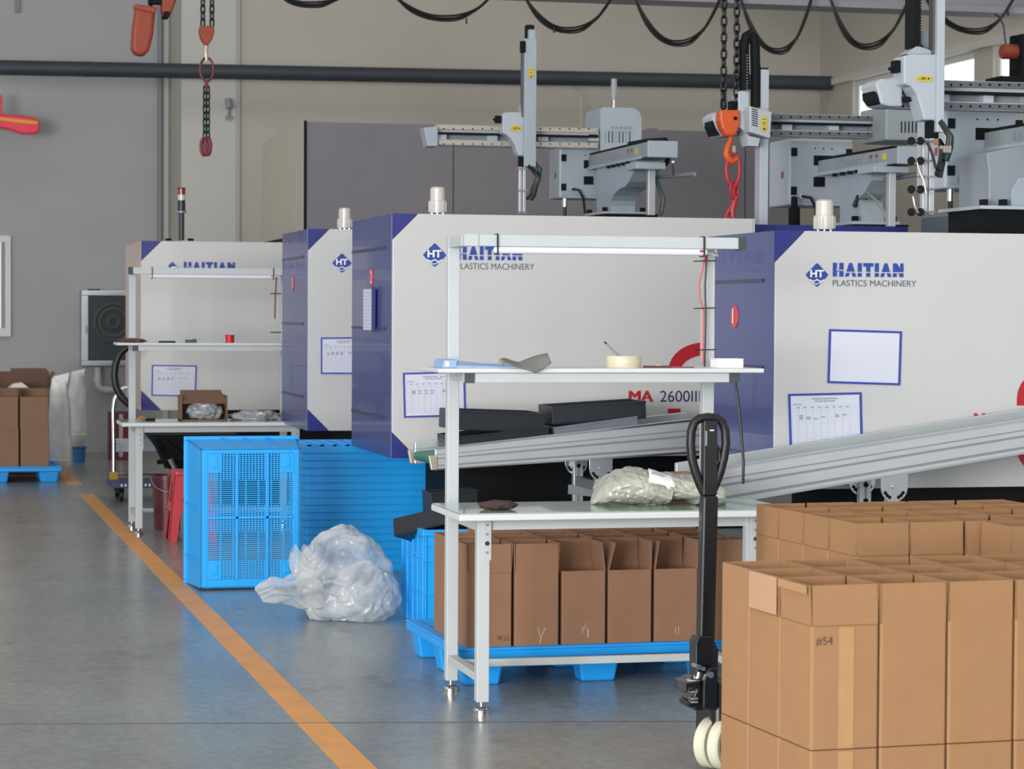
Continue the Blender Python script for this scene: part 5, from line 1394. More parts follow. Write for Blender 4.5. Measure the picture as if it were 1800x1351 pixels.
# handle bar
hb = MB(); w2 = 0.026
a = PY(1238,1190,Yj); b = PY(1246,870,Yj); 
MB().bar(a, b, 0.055, 0.05, up=(0,1,0)).build('handle_bar', M_blackpaint, tj, bevel=0.008)
MB().pxprism([(1222,1190),(1222,1128),(1228,1118),(1252,1116),(1264,1142),(1262,1190)], Yj-0.035, 0.07).build('handle_socket', M_blackpaint, tj, bevel=0.006)
MB().bar(b, PY(1247,738,Yj), 0.05, 0.035, up=(0,1,0)).build('handle_stem', M_blackpaint, tj, bevel=0.004)
lp = [(1239,868),(1230,850),(1222,828),(1216,805),(1214,780),(1215,758),(1220,742),(1230,735),(1245,733),(1260,734),(1270,742),(1275,758),(1276,780),(1272,805),(1266,828),(1258,850),(1250,868)]
MB().tube([PY(x,y,Yj+0.0) for x,y in lp], 0.0155, 10).build('handle_loop', M_rubber, tj, smooth=True)
MB().tube([PY(1248,774,Yj),PY(1258,782,Yj),PY(1264,795,Yj),PY(1265,810,Yj)],0.008,8).build('release_lever', M_rubber, tj, smooth=True)
MB().pxbox(1248,755,1255,757,Yj-0.02,0.003).build('handle_decal', M_whitepaint, tj)
MB().pxbox(1240,757,1243,783,Yj-0.02,0.003).build('handle_decal', M_aludark, tj)
# forks under the pallet
for yy in (-0.02, 0.36):
    MB().box(xj+0.16, xj+1.35, Yj+yy-0.17, Yj+yy-0.01, 0.055, 0.105).build('fork', M_blackpaint, tj, bevel=0.006)
MB().box(xj+0.08, xj+0.16, Yj-0.19, Yj+0.36, 0.05, 0.30).build('fork_carriage', M_blackpaint, tj, bevel=0.006)

# ------------------------------------------------------------------ blue crates beside the aisle
# mesh basket standing on its side, base towards the camera
Yc0 = 13.46
pA = PY(352,1037,Yc0); pBq = PY(527,1037,Yc0)
x0, x1 = pA.x, pBq.x; zb0, zt0 = 0.012, PY(440,788,Yc0).z
t = thing('mesh_basket', 'blue mesh basket standing on its side beside the floor line', 'basket', ((x0+x1)/2, Yc0+0.2, 0))
Wf, Hf = x1-x0, zt0-zb0
FX = lambda u: x0+Wf*u
FZ = lambda v: zt0-Hf*v
th = 0.012
# frame of the base
fr = MB()
fr.box(FX(0),FX(0.075),Yc0,Yc0+th,FZ(1),FZ(0)).box(FX(0.93),FX(1),Yc0,Yc0+th,FZ(1),FZ(0))
fr.box(FX(0.075),FX(0.93),Yc0,Yc0+th,FZ(0.035),FZ(0)).box(FX(0.075),FX(0.93),Yc0,Yc0+th,FZ(1),FZ(0.94))
fr.build('base_frame', M_crate, t, bevel=0.003)
for u in (0.215+0.135, 0.215+0.44):
    MB().box(FX(u),FX(u+0.03),Yc0-0.006,Yc0+th,FZ(0.94),FZ(0.035)).build('base_rib', M_crate, t, bevel=0.002)
MB().box(FX(0.075),FX(0.93),Yc0-0.006,Yc0+th,FZ(0.505),FZ(0.485)).build('base_rib', M_crate, t, bevel=0.002)
for u, v in ((0.075,0.035),(0.80,0.035),(0.075,0.80),(0.80,0.80)):
    MB().box(FX(u),FX(u+0.14),Yc0-0.002,Yc0+th,FZ(v+0.14),FZ(v)).build('corner_plate', M_crate, t, bevel=0.002)
    MB().box(FX(u+0.035),FX(u+0.10),Yc0-0.006,Yc0,FZ(v+0.10),FZ(v+0.02)).build('corner_boss', M_crate, t, bevel=0.004)
# lattice: square-hole zones and slot zones
lat = MB()
rows = 60
for k in range(rows+1):
    v = 0.035+0.905*k/rows
    lat.box(FX(0.075),FX(0.93),Yc0+0.003,Yc0+0.008,FZ(v)-0.0028,FZ(v)+0.0028)
cols = 27
for z0_, z1_, step in ((0.035,0.225,1),(0.225,0.405,4),(0.405,0.485,1),(0.505,0.60,1),(0.60,0.80,4),(0.80,0.94,1)):
    for k in range(0,cols+1,step):
        u = 0.075+0.855*k/cols
        lat.box(FX(u)-0.0030,FX(u)+0.0030,Yc0+0.002,Yc0+0.008,FZ(z1_),FZ(z0_))
lat.build('lattice', M_crate, t, kind='stuff')
# tapered walls back to the open rim
dp = 0.42; e = 0.035
ro = [(x0-e,Yc0+dp,0.0),(x1+e,Yc0+dp,0.0),(x1+e,Yc0+dp,zt0+e),(x0-e,Yc0+dp,zt0+e)]
ri = [(x0,Yc0,zb0),(x1,Yc0,zb0),(x1,Yc0,zt0),(x0,Yc0,zt0)]
def wall4(n, i, j, inner):
    A, B_, C_, D_ = (Vector(q) for q in (ri[i],ri[j],ro[j],ro[i]))
    iv = Vector(inner)*0.006
    pts = [A,B_,C_,D_]
    return MB().hexa([pts[0],pts[1],pts[2],pts[3],pts[0]+iv,pts[1]+iv,pts[2]+iv,pts[3]+iv]).build(n, M_crate, t)
# slotted walls: solid bands with gaps so that light passes
def slotted(n, i, j, inner):
    A, B_, C_, D_ = (Vector(q) for q in (ri[i],ri[j],ro[j],ro[i])); iv = Vector(inner)*0.006
    def bil(u, v): return (A*(1-u)+B_*u)*(1-v)+(D_*(1-u)+C_*u)*v
    for v0, v1 in ((0,0.14),(0.80,1.0)):
        q = [bil(0,v0),bil(1,v0),bil(1,v1),bil(0,v1)]
        MB().hexa(q+[p+iv for p in q]).build(n, M_crate, t)
    m = MB()
    for k in range(24):
        u = k/23*0.985
        q = [bil(u,0.14),bil(u+0.015,0.14),bil(u+0.015,0.80),bil(u,0.80)]; m.hexa(q+[p+iv for p in q])
    for v in (0.25,0.36,0.47,0.58,0.69):
        q = [bil(0,v),bil(1,v),bil(1,v+0.03),bil(0,v+0.03)]; m.hexa(q+[p+iv for p in q])
    m.build('wall_lattice', M_crate, t, kind='stuff')
wall4('side_wall', 3, 0, (1,0,0)); slotted('wall_band', 1, 2, (-1,0,0)); wall4('side_wall', 2, 3, (0,0,-1)); slotted('wall_band', 0, 1, (0,0,1))
for u in (0.3,0.52,0.75):
    A = Vector((x0+Wf*u,Yc0+0.02,zt0+0.003)); B_ = Vector((x0+Wf*u-0.01,Yc0+dp-0.02,zt0+e+0.003))
    MB().bar(A,B_,0.008,0.01).build('wall_rib', M_crate, t)
for v in (0.42,0.8):
    A = Vector((x0-0.003,Yc0+0.02,zt0-Hf*v)); B_ = Vector((x0-e-0.003,Yc0+dp-0.02,zt0-Hf*v))
    MB().bar(A,B_,0.008,0.008).build('wall_rib', M_crate, t)
for a in ((x0-e-0.015,x1+e+0.015,zt0+e-0.01,zt0+e+0.014),(x0-e-0.015,x1+e+0.015,0.0,0.02)):
    MB().box(a[0],a[1],Yc0+dp-0.03,Yc0+dp,a[2],a[3]).build('rim', M_crate, t, bevel=0.004)
for a in ((x0-e-0.015,x0-e+0.008),(x1+e-0.008,x1+e+0.015)):
    MB().box(a[0],a[1],Yc0+dp-0.03,Yc0+dp,0.02,zt0+e-0.01).build('rim', M_crate, t, bevel=0.004)

# tall pile of nested shallow crates
Ys = 14.28; xs0 = PY(533,850,Ys).x; xs1 = PY(822,850,Ys).x; dpt = 0.62
ztop = PY(600,784,Ys).z; pitch = 0.0437
nl = int(ztop/pitch)
pitch = ztop/nl
for k in range(nl):
    z1_ = ztop-k*pitch; jx = rnd(0.003)
    t = thing('nested_crate', '%s nested blue crate from the top of the tall pile' % (ORD[k] if k < len(ORD) else str(k)), 'crate', ((xs0+xs1)/2,Ys+dpt/2,z1_-pitch), 'nested blue crates behind the plastic bag')
    MB().prism(rrect(xs0+jx,xs1+jx,Ys,Ys+dpt,0.035), z1_-pitch+0.003, z1_-0.004, axis='z').build('rim', M_crate, t, smooth=True, bevel=0.003)
    MB().prism(rrect(xs0+jx+0.006,xs1+jx-0.006,Ys+0.006,Ys+dpt-0.006,0.03), z1_-pitch, z1_-0.0005, axis='z').build('inner_wall', M_crate, t, smooth=True)
    if k == 0:
        for i in range(13):
            xx = xs0+0.04+i*(xs1-xs0-0.08)/12
            MB().box(xx-0.012,xx+0.012,Ys+0.03,Ys+dpt-0.03,z1_,z1_+0.008).build('base_slat', mat('blue_plastic_pale','#7fb4dc',0.4) , t)
        for yy in (Ys+0.03, Ys+0.2, Ys+0.4, Ys+dpt-0.04):
            MB().box(xs0+0.02,xs1-0.02,yy,yy+0.012,z1_,z1_+0.010).build('base_bar', M_crate, t)

# ------------------------------------------------------------------ deep blue bin with black parts, left of the bench
Yn = 11.62; pB = PZ(744,1107); xb0 = PY(747,1000,Yn).x; xb1 = PY(992,1000,Yn).x; dpb = 0.58
hb_ = PY(748,931,Yn).z
t = thing('storage_bin', 'deep blue slotted bin full of black parts behind the bench', 'bin', ((xb0+xb1)/2,Yn+dpb/2,0))
wt = 0.006
MB().box(xb0,xb1,Yn,Yn+dpb,0,0.012).build('bin_floor', M_crate, t)
MB().box(xb0,xb1,Yn+dpb-wt,Yn+dpb,0.012,hb_-0.03).build('bin_wall', M_crate, t)
MB().box(xb1-wt,xb1,Yn,Yn+dpb,0.012,hb_-0.03).build('bin_wall', M_crate, t)
# left wall with a hand hole
hy0, hy1, hz0, hz1 = Yn+0.29, Yn+0.40, hb_-0.085, hb_-0.045
lw = MB(); lw.box(xb0,xb0+wt,Yn,Yn+dpb,0.012,hz0).box(xb0,xb0+wt,Yn,hy0,hz0,hz1).box(xb0,xb0+wt,hy1,Yn+dpb,hz0,hz1).box(xb0,xb0+wt,Yn,Yn+dpb,hz1,hb_-0.03)
lw.build('bin_wall', M_crate, t)
for yy in (Yn+0.02,Yn+0.16,Yn+0.28,Yn+0.42,Yn+dpb-0.02):
    MB().box(xb0-0.008,xb0,yy-0.005,yy+0.005,0.0,hb_-0.03).build('wall_rib', M_crate, t, bevel=0.002)
for zz in (0.165,0.33,hb_-0.045):
    MB().box(xb0-0.009,xb0,Yn,Yn+dpb,zz-0.004,zz+0.004).build('wall_band', M_crate, t, bevel=0.002)
sl_ = MB()
for zz in range(34):
    z_ = 0.03+zz*0.0125
    if abs(z_-0.165)<0.012 or abs(z_-0.33)<0.012 or z_ > hb_-0.10: continue
    for ya_,yb2 in ((Yn+0.17,Yn+0.27),(Yn+0.29,Yn+0.41),(Yn+0.43,Yn+0.55)): sl_.box(xb0-0.003,xb0,ya_,yb2,z_,z_+0.006)
sl_.build('wall_louvres', M_crate, t, kind='stuff')
# front wall: solid corner, then square-hole lattice
MB().box(xb0,xb0+0.075,Yn,Yn+wt,0.012,hb_-0.03).build('bin_wall', M_crate, t, bevel=0.002)
MB().box(xb0+0.075,xb1,Yn,Yn+wt,hb_-0.075,hb_-0.03).build('bin_wall', M_crate, t)
MB().box(xb0+0.075,xb1,Yn,Yn+wt,0.012,0.035).build('bin_wall', M_crate, t)
lt = MB(); k = 0
x_ = xb0+0.079
while x_ < xb1: lt.box(x_,x_+0.006,Yn+0.001,Yn+0.005,0.035,hb_-0.075); x_ += 0.0155
z_ = 0.04
while z_ < hb_-0.08: lt.box(xb0+0.075,xb1,Yn+0.001,Yn+0.005,z_,z_+0.006); z_ += 0.0155
lt.build('wall_lattice', M_crate, t, kind='stuff')
for zz in (0.165,0.33,hb_-0.078): MB().box(xb0-0.008,xb1,Yn-0.008,Yn,zz-0.004,zz+0.004).build('wall_band', M_crate, t, bevel=0.002)
for xx in (xb0+0.004,xb0+0.07,xb0+0.25,xb0+0.43,xb0+0.6): MB().box(xx-0.004,xx+0.004,Yn-0.008,Yn,0 if xx < xb0+0.1 else hb_-0.078,hb_-0.03).build('wall_rib', M_crate, t, bevel=0.002)
rm = MB(); r0 = 0.012
rm.box(xb0-r0,xb1+r0,Yn-r0,Yn+0.012,hb_-0.03,hb_).box(xb0-r0,xb1+r0,Yn+dpb-0.012,Yn+dpb+r0,hb_-0.03,hb_).box(xb0-r0,xb0+0.012,Yn+0.012,Yn+dpb-0.012,hb_-0.03,hb_).box(xb1-0.012,xb1+r0,Yn+0.012,Yn+dpb-0.012,hb_-0.03,hb_)
rm.build('rim', M_crate, t, bevel=0.003)
# black parts heaped in the bin
tray((xb0+0.10,Yn+0.22,hb_-0.05),0.30,0.30,0.09,rz=0.75,ry=0.25,rx=-0.25,label='tilted black tray sticking out of the left of the blue bin')
tray((xb0+0.22,Yn+0.44,hb_+0.03),0.24,0.20,0.13,rz=0.02,ry=-0.05,label='upright black tray standing in the blue bin behind the post')
tray((xb0+0.42,Yn+0.28,hb_-0.03),0.36,0.30,0.09,rz=-0.4,ry=-0.15,rx=-0.1,label='black tray lying in the middle of the blue bin')
tray((xb0+0.36,Yn+0.32,hb_-0.20),0.5,0.42,0.10,rz=0.03,label='black tray at the bottom of the blue bin')

# ------------------------------------------------------------------ heap of clear plastic bags
def film_mat():
    m = bpy.data.materials.new('clear_bag_film'); m.use_nodes = True; nt = m.node_tree; L = nt.links.new
    b = nt.nodes['Principled BSDF']; out = nt.nodes['Material Output']
    b.inputs['Base Color'].default_value = (*rgb('#e9ecee'),1); b.inputs['Roughness'].default_value = 0.16; b.inputs['Coat Weight'].default_value = 0.9; b.inputs['Coat Roughness'].default_value = 0.06
    tl = nt.nodes.new('ShaderNodeBsdfTranslucent'); tl.inputs['Color'].default_value = (0.85,0.9,0.94,1)
    tr = nt.nodes.new('ShaderNodeBsdfTransparent')
    tc = nt.nodes.new('ShaderNodeTexCoord'); n = nt.nodes.new('ShaderNodeTexNoise'); n.inputs['Scale'].default_value = 6; n.inputs['Detail'].default_value = 6
    L(tc.outputs['Object'], n.inputs['Vector'])
    mr = nt.nodes.new('ShaderNodeMapRange'); mr.inputs['From Min'].default_value = 0.35; mr.inputs['From Max'].default_value = 0.65
    mr.inputs['To Min'].default_value = 0.3; mr.inputs['To Max'].default_value = 0.72; L(n.outputs['Fac'], mr.inputs['Value'])
    n2 = nt.nodes.new('ShaderNodeTexNoise'); n2.inputs['Scale'].default_value = 8; n2.inputs['Detail'].default_value = 4; n2.inputs['Distortion'].default_value = 3.0
    L(tc.outputs['Object'], n2.inputs['Vector'])
    bp = nt.nodes.new('ShaderNodeBump'); bp.inputs['Strength'].default_value = 0.45; bp.inputs['Distance'].default_value = 0.02
    L(n2.outputs['Fac'], bp.inputs['Height']); L(bp.outputs['Normal'], b.inputs['Normal']); L(bp.outputs['Normal'], tl.inputs['Normal'])
    m1 = nt.nodes.new('ShaderNodeMixShader'); m1.inputs[0].default_value = 0.35; L(b.outputs[0], m1.inputs[1]); L(tl.outputs[0], m1.inputs[2])
    m2 = nt.nodes.new('ShaderNodeMixShader'); L(mr.outputs['Result'], m2.inputs[0]); L(m1.outputs[0], m2.inputs[1]); L(tr.outputs[0], m2.inputs[2])
    L(m2.outputs[0], out.inputs['Surface']); return m
M_bag = film_mat()
pb = PZ(625,1075); Ybg = 12.15
xa, xb = PY(530,1000,Ybg).x, PY(689,1000,Ybg).x; ztp = PY(630,930,Ybg).z
t = thing('plastic_bag_heap', 'heap of crumpled clear plastic bags on the floor before the crates', 'plastic bag', ((xa+xb)/2,Ybg,0))
def bag(name, c, sx, sy, sz, seed, folds, neck_dir=Vector((-1,-0.25,-0.25)).normalized(), nu=190, nv=120):
    """soft bag whose film gathers in folds that run out from its tied neck"""
    from mathutils import noise
    off = Vector((seed*5.1,seed*2.7,seed*9.3)); vs = []; fs = []
    u_ = neck_dir.cross(Vector((0,0,1))).normalized(); v_ = neck_dir.cross(u_)
    for j in range(nv+1):
        ph = math.pi*j/nv
        for i in range(nu):
            th = 2*math.pi*i/nu
            d = Vector((math.sin(ph)*math.cos(th), math.sin(ph)*math.sin(th), math.cos(ph)))
            along = d.dot(neck_dir); psi = math.atan2(d.dot(v_), d.dot(u_))
            w = noise.noise(d*1.6+off)
            r = 1 + 0.13*w + 0.07*noise.noise(d*3.1+off)
            amp = 0.018+0.045*max(0,along+0.35)
            r += amp*(abs(math.sin(folds*psi*0.5+4*w+2*along))*2-1) + amp*0.5*(abs(math.sin(folds*1.15*psi+7*w-3*along))*2-1)
            dist, pts_ = noise.voronoi(d*2.6+off+Vector((w,w,w))*0.4)
            r += 0.05*(min(0.35,dist[1]-dist[0])-0.17)
            dist, pts_ = noise.voronoi(d*5.5+off*1.3)
            r += 0.022*(min(0.3,dist[1]-dist[0])-0.12)
            p = Vector((c[0]+d.x*r*sx, c[1]+d.y*r*sy, c[2]+d.z*r*sz)); p.z = max(p.z, 0.004+0.001*math.sin(p.x*60)); vs.append(p)
    for j in range(nv):
        for i in range(nu): fs.append((j*nu+i, j*nu+(i+1)%nu, (j+1)*nu+(i+1)%nu, (j+1)*nu+i))
    return MB().add(vs, fs).build(name, M_bag, t, smooth=True)
bag('main_bag', ((xa+xb)/2,Ybg,ztp*0.44),(xb-xa)*0.50,0.26,ztp*0.57,5,11)
bag('front_bag', ((xa+xb)/2+0.06,Ybg-0.15,ztp*0.27),(xb-xa)*0.37,0.16,ztp*0.36,9,9,Vector((0.5,-0.4,0.9)).normalized(),150,90)
# twisted neck and flared mouth towards the left
pts = [PY(560,1035,Ybg-0.1),PY(530,1040,Ybg-0.12),PY(505,1038,Ybg-0.15),PY(480,1036,Ybg-0.17),PY(455,1046,Ybg-0.2)]
def neck(u, v):
    k = u*4; i = min(3,int(k)); f = k-i; p = pts[i]*(1-f)+pts[i+1]*f
    r = [0.11,0.085,0.055,0.058,0.03][i]*(1-f)+[0.11,0.085,0.055,0.058,0.03][i+1]*f
    a = 2*math.pi*v; r *= 1+0.20*math.sin(a*5+u*7)+0.12*math.sin(a*9-u*5)
    q = Vector((p.x-0.02*math.sin(a), p.y+math.cos(a)*r*1.2, max(0.004,p.z+math.sin(a)*r))); return q
sheet_grid(neck,36,48).build('bag_neck', M_bag, t, smooth=True)
def tuft(u, v):
    a = 2*math.pi*v; c = PY(535,985,Ybg-0.05)*(1-u)+PY(524,962,Ybg-0.05)*u
    c = PY(550,1010,Ybg-0.02)*(1-u)+PY(524,963,Ybg-0.08)*u
    r = (0.10*(1-u)+0.03*u)*(1+0.25*math.sin(a*4+u*3)+0.1*math.sin(a*7))
    return Vector((c.x+math.cos(a)*r, c.y+math.sin(a)*r*0.8, c.z+0.02*math.cos(a*3)*u))
sheet_grid(tuft,20,40).build('bag_corner', M_bag, t, smooth=True)

# ------------------------------------------------------------------ far left corner: pallet, cartons, sacks
YL = 22.25
xr = PY(108,835,YL).x
pallet(xr-1.1, YL, 1.1, 0.9, 0.145, 0.0, 'blue plastic pallet with brown cartons in the far left corner')
g = 'brown cartons on the far left pallet'
M_cardfar = mat('cardboard_dull','#8f6f5a',0.85,var=0.05,scale=6)
for k, (xa_, xb_) in enumerate(((36,86),(-18,33))):
    p0, p1 = PY(xa_,780,YL+0.06), PY(xb_,780,YL+0.06); w = p1.x-p0.x
    side = ('right','left')[k]
    carton(((p0.x+p1.x)/2,YL+0.06+0.14,0.145), w, 0.28, 0.335, 0.06, 0, '%s lower brown carton on the far left pallet' % side, g, body=M_cardfar, closed=True)
    carton(((p0.x+p1.x)/2-0.004,YL+0.06+0.14,0.481), w, 0.28, 0.285, 0.07, 0, '%s upper open carton on the far left pallet' % side, g, (math.pi*-0.96,-0.15,-0.05,0.06), body=M_cardfar)
    carton(((p0.x+p1.x)/2-0.004,YL+0.06+0.44,0.145), w, 0.28, 0.62, 0.06, 0, '%s rear brown carton on the far left pallet' % side, g, (0,0.1,0,0), body=M_cardfar, closed=True)
p0, p1 = PY(-40,660,23.35), PY(92,660,23.35)
t = thing('large_carton', 'large dark brown open carton behind the far left pallet', 'carton', ((p0.x+p1.x)/2,23.6,0))
zt_ = PY(50,655,23.35).z; xm = (p0.x+p1.x)/2
mb = MB().box(p0.x,p1.x,23.35,23.36,0,zt_-0.14).box(p0.x,p1.x,23.94,23.95,0,zt_).box(p0.x,p0.x+0.01,23.36,23.94,0,zt_-0.02).box(p1.x-0.01,p1.x,23.36,23.94,0,zt_-0.05).box(p0.x,p1.x,23.35,23.95,0,0.01)
mb.build('body', mat('cardboard_dark','#6f5648',0.85,var=0.06), t)
MB().hexa([(xm-0.02,23.945,zt_-0.01),(p1.x,23.945,zt_-0.01),(p1.x,23.955,zt_-0.01),(xm-0.02,23.955,zt_-0.01),(xm-0.02,23.98,zt_+0.03),(p1.x-0.03,23.98,zt_+0.03),(p1.x-0.03,23.99,zt_+0.03),(xm-0.02,23.99,zt_+0.03)]).build('flap', MATS['cardboard_dark'], t)
MB().hexa([(p1.x-0.01,23.4,zt_-0.05),(p1.x,23.4,zt_-0.05),(p1.x,23.9,zt_-0.05),(p1.x-0.01,23.9,zt_-0.05),(p1.x+0.02,23.4,zt_-0.0),(p1.x+0.03,23.4,zt_-0.0),(p1.x+0.03,23.9,zt_+0.0),(p1.x+0.02,23.9,zt_+0.0)]).build('flap', MATS['cardboard_dark'], t)
MB().prism([(p0.x+0.28,zt_-0.16),(p0.x+0.5,zt_-0.16),(p0.x+0.42,zt_-0.10),(p0.x+0.34,zt_-0.11)],23.5,23.8).build('paper_filling', M_whitepaint, t)

def sack(label, x0, x1, yt, yb, Y, seed, zbase=0.0):
    a, b = PY(x0,(yt+yb)/2,Y), PY(x1,(yt+yb)/2,Y); w = (b.x-a.x)/2; cx = (a.x+b.x)/2; H = PY((x0+x1)/2,yt,Y).z-zbase
    t = thing('woven_sack', label, 'sack', (cx,Y,zbase))
    from mathutils import noise
    def fn(u, v):
        th = 2*math.pi*u
        pf = [0.55,0.95,1.0,0.98,0.95,0.92,0.9,0.86,0.75,0.62]; k = v*9; i = min(8,int(k)); f = k-i; r = pf[i]*(1-f)+pf[i+1]*f
        n = noise.noise(Vector((math.cos(th)*1.5+seed,math.sin(th)*1.5,v*4)))*0.12+noise.noise(Vector((math.cos(th)*3+seed,math.sin(th)*3,v*11)))*0.05
        sq = 1.0-0.35*max(0,v-0.75)*4
        return Vector((cx+math.cos(th)*w*r*(1+n)+0.05*w*math.sin(v*3+seed), Y+math.sin(th)*0.13*r*(1+n)*sq, zbase+H*v*(1+0.03*math.sin(th*2+seed)*v)))
    mb = sheet_grid(fn,32,36); n_ = 33
    mb.f.append(tuple(range(32))); mb.fm.append(0)
    o = mb.build('sack_body', M_sack, t, smooth=True)
    zz = H*0.16
    MB().tube([Vector((cx+math.cos(2*math.pi*k/24)*w*0.99, Y+math.sin(2*math.pi*k/24)*0.13, zbase+zz)) for k in range(24)],0.006,5,closed=True).build('hem_band', M_sack, t, smooth=True)
    top = fn(0.75,1.0)
    MB().hexa([(cx-w*0.6,Y-0.03,zbase+H*0.97),(cx+w*0.6,Y-0.03,zbase+H*0.97),(cx+w*0.6,Y+0.03,zbase+H*0.97),(cx-w*0.6,Y+0.03,zbase+H*0.97),(cx-w*0.5,Y-0.01,zbase+H*1.04),(cx+w*0.8,Y-0.01,zbase+H*1.08),(cx+w*0.8,Y+0.01,zbase+H*1.08),(cx-w*0.5,Y+0.01,zbase+H*1.04)]).build('sack_top', M_sack, t)
    return t
sack('white woven sack standing against the far left cartons', 84, 126, 668, 808, 23.25, 1.3)
p = PZ(138,801)
Ybk = 25.2
pbk = PY(139,787,Ybk)
t = thing('blue_tub', 'small blue tub on the floor beneath the rear white sack', 'tub', (pbk.x,Ybk,0))
MB().lathe([(0.05,0.0),(0.06,0.0),(0.068,0.14),(0.074,0.145),(0.074,0.165),(0.06,0.165)],(pbk.x,Ybk,0),20).build('body', mat('tub_blue','#2c7ab8',0.45), t, smooth=True)
MB().tube([(pbk.x+0.075*math.cos(2*math.pi*k/20),Ybk+0.075*math.sin(2*math.pi*k/20),0.155) for k in range(20)],0.006,6,closed=True).build('rim', MATS['tub_blue'], t, smooth=True)
sack('white woven sack leaning behind, above the blue tub', 117, 153, 658, 776, 25.2, 4.1, 0.166)

# ------------------------------------------------------------------ fire hose cabinet and pipe on the back wall
Yh = 26.72
t = thing('hose_cabinet', 'silver framed fire hose cabinet with dark glass on the left wall', 'cabinet', PY(180,643,Yh))
a, b = PY(143,643,Yh), PY(262,511,Yh)
MB().box(a.x,b.x,Yh+0.02,YB,a.z,b.z).build('case', M_aludark, t)
fw = 0.075
fr = [(a.x,b.x,a.z,a.z+fw*0.75),(a.x,b.x,b.z-fw*0.75,b.z),(a.x,a.x+fw,a.z+fw*0.75,b.z-fw*0.75),(b.x-fw,b.x,a.z+fw*0.75,b.z-fw*0.75)]
for q in fr: MB().box(q[0],q[1],Yh-0.01,Yh+0.02,q[2],q[3]).build('door_frame', M_alubright, t, bevel=0.006)
MB().box(a.x+fw,b.x-fw,Yh+0.008,Yh+0.014,a.z+fw*0.7,b.z-fw*0.7).build('door_glass', mat('smoked_glass','#3a4144',0.2,coat=0.3), t)
c = PY(200,566,Yh)
for r_, m_ in ((0.20,mat('hose_reel','#454b4c',0.6)),(0.15,mat('hose_canvas','#4a504e',0.8)),(0.06,MATS['hose_reel'])):
    MB().tube([(c.x+r_*math.cos(2*math.pi*k/32),Yh+0.004,c.z+r_*math.sin(2*math.pi*k/32)) for k in range(32)],0.022,6,closed=True,flat=1.0).build('hose_reel', m_, t, smooth=True)
c = PY(168,629,Yh); MB().tube([(c.x+0.04*math.cos(2*math.pi*k/20),Yh+0.004,c.z+0.04*math.sin(2*math.pi*k/20)) for k in range(20)],0.010,6,closed=True).build('valve_ring', MATS['hose_reel'], t, smooth=True)
MB().pxbox(150,572,154,586,Yh-0.02,0.02).build('latch', M_aludark, t)
MB().pxbox(155,508,176,512,Yh+0.05,0.08).build('top_bracket', M_dark, t)
M_pvc = mat('pvc_white','#c9c6c4',0.5)
t = thing('wall_drain_pipe', 'white bent pipe below the fire hose cabinet', 'pipe', PY(190,685,26.8))
MB().tube([PY(172,645,26.85),PY(172,668,26.85),PY(173,677,26.85),PY(178,683,26.85),PY(187,685,26.85),PY(250,687,26.85)],0.037,12).build('pipe_run', M_pvc, t, smooth=True)
MB().tube([PY(172,662,26.85),PY(172,670,26.85)],0.044,12).build('coupling', M_pvc, t, smooth=True)
MB().tube([PY(184,685,26.85),PY(192,685.3,26.85)],0.044,12).build('coupling', M_pvc, t, smooth=True)
struct(MB().box(PY(26,0,YB).x,PY(35,0,YB).x,YB-0.04,YB,PY(30,22,YB).z,7.6).build('trim_11', mat('conduit_grey','#7f828a',0.5)))

# red extinguisher box
Ye = 25.6
t = thing('extinguisher_box', 'dark red extinguisher box against the far wall', 'box', (PY(210,790,Ye).x,Ye,0))
a, b = PY(192,785,Ye), PY(228,724,Ye); M_dred = mat('dark_red_paint','#6f1f2c',0.45)
MB().box(a.x,b.x,Ye,Ye+0.25,0.0,b.z).build('case', M_dred, t, bevel=0.006)
MB().box(a.x+0.10,a.x+0.14,Ye-0.004,Ye,0.03,b.z-0.02).build('door_gap', M_rail, t)
MB().box(a.x+0.02,a.x+0.09,Ye-0.005,Ye,b.z*0.3,b.z-0.04).build('door_panel', M_dred, t)

# ------------------------------------------------------------------ platform trolley behind the far bench
pt = PZ(211,881); Yt = pt.y
t = thing('platform_trolley', 'steel handled trolley with yellow foot behind the far workbench', 'trolley', (PY(240,870,Yt).x,Yt,0))
xa, xb = PY(196,851,Yt).x, PY(300,851,Yt).x; za, zb_ = PY(230,857,Yt).z, PY(230,847,Yt).z
MB().box(xa,xb,Yt-0.05,Yt+0.55,za,zb_).build('deck', mat('trolley_blue','#33406b',0.45), t, bevel=0.005)
for k in range(8): 
    q = PY(214+k*7,851,Yt-0.05); MB().box(q.x-0.006,q.x+0.006,Yt-0.052,Yt-0.05,za+0.015,zb_-0.012).build('deck_rivet', M_whitepaint, t)
for dx in (0.08,0.42):
    for dy in (0.02,0.48):
        w = MB().cyl((xa+dx-0.015,Yt+dy,0.05),(xa+dx+0.015,Yt+dy,0.05),0.05,18).build('caster_wheel', M_rubber, t, smooth=True)
        MB().box(xa+dx-0.022,xa+dx+0.022,Yt+dy-0.02,Yt+dy+0.02,0.05,za).build('caster_fork', M_dark, w)
Yk = Yt+0.35
hp = [(200,838),(200,780),(199,720),(201,702),(207,690),(216,682),(232,678)]
MB().tube([PY(x,y,Yk) for x,y in hp],0.017,10).build('handle_tube', M_alubright, t, smooth=True)
MB().pxbox(193,829,208,846,Yk-0.03,0.06).build('handle_foot', mat('bumper_yellow','#a88327',0.5), t, bevel=0.006)
MB().tube([PY(204,833,Yk),PY(280,833,Yk)],0.010,8).build('cross_tube', M_alubright, t, smooth=True)
MB().pxbox(203,770,282,794,Yk+0.1,0.02).build('sheet_panel', M_alubright, t, bevel=0.003)
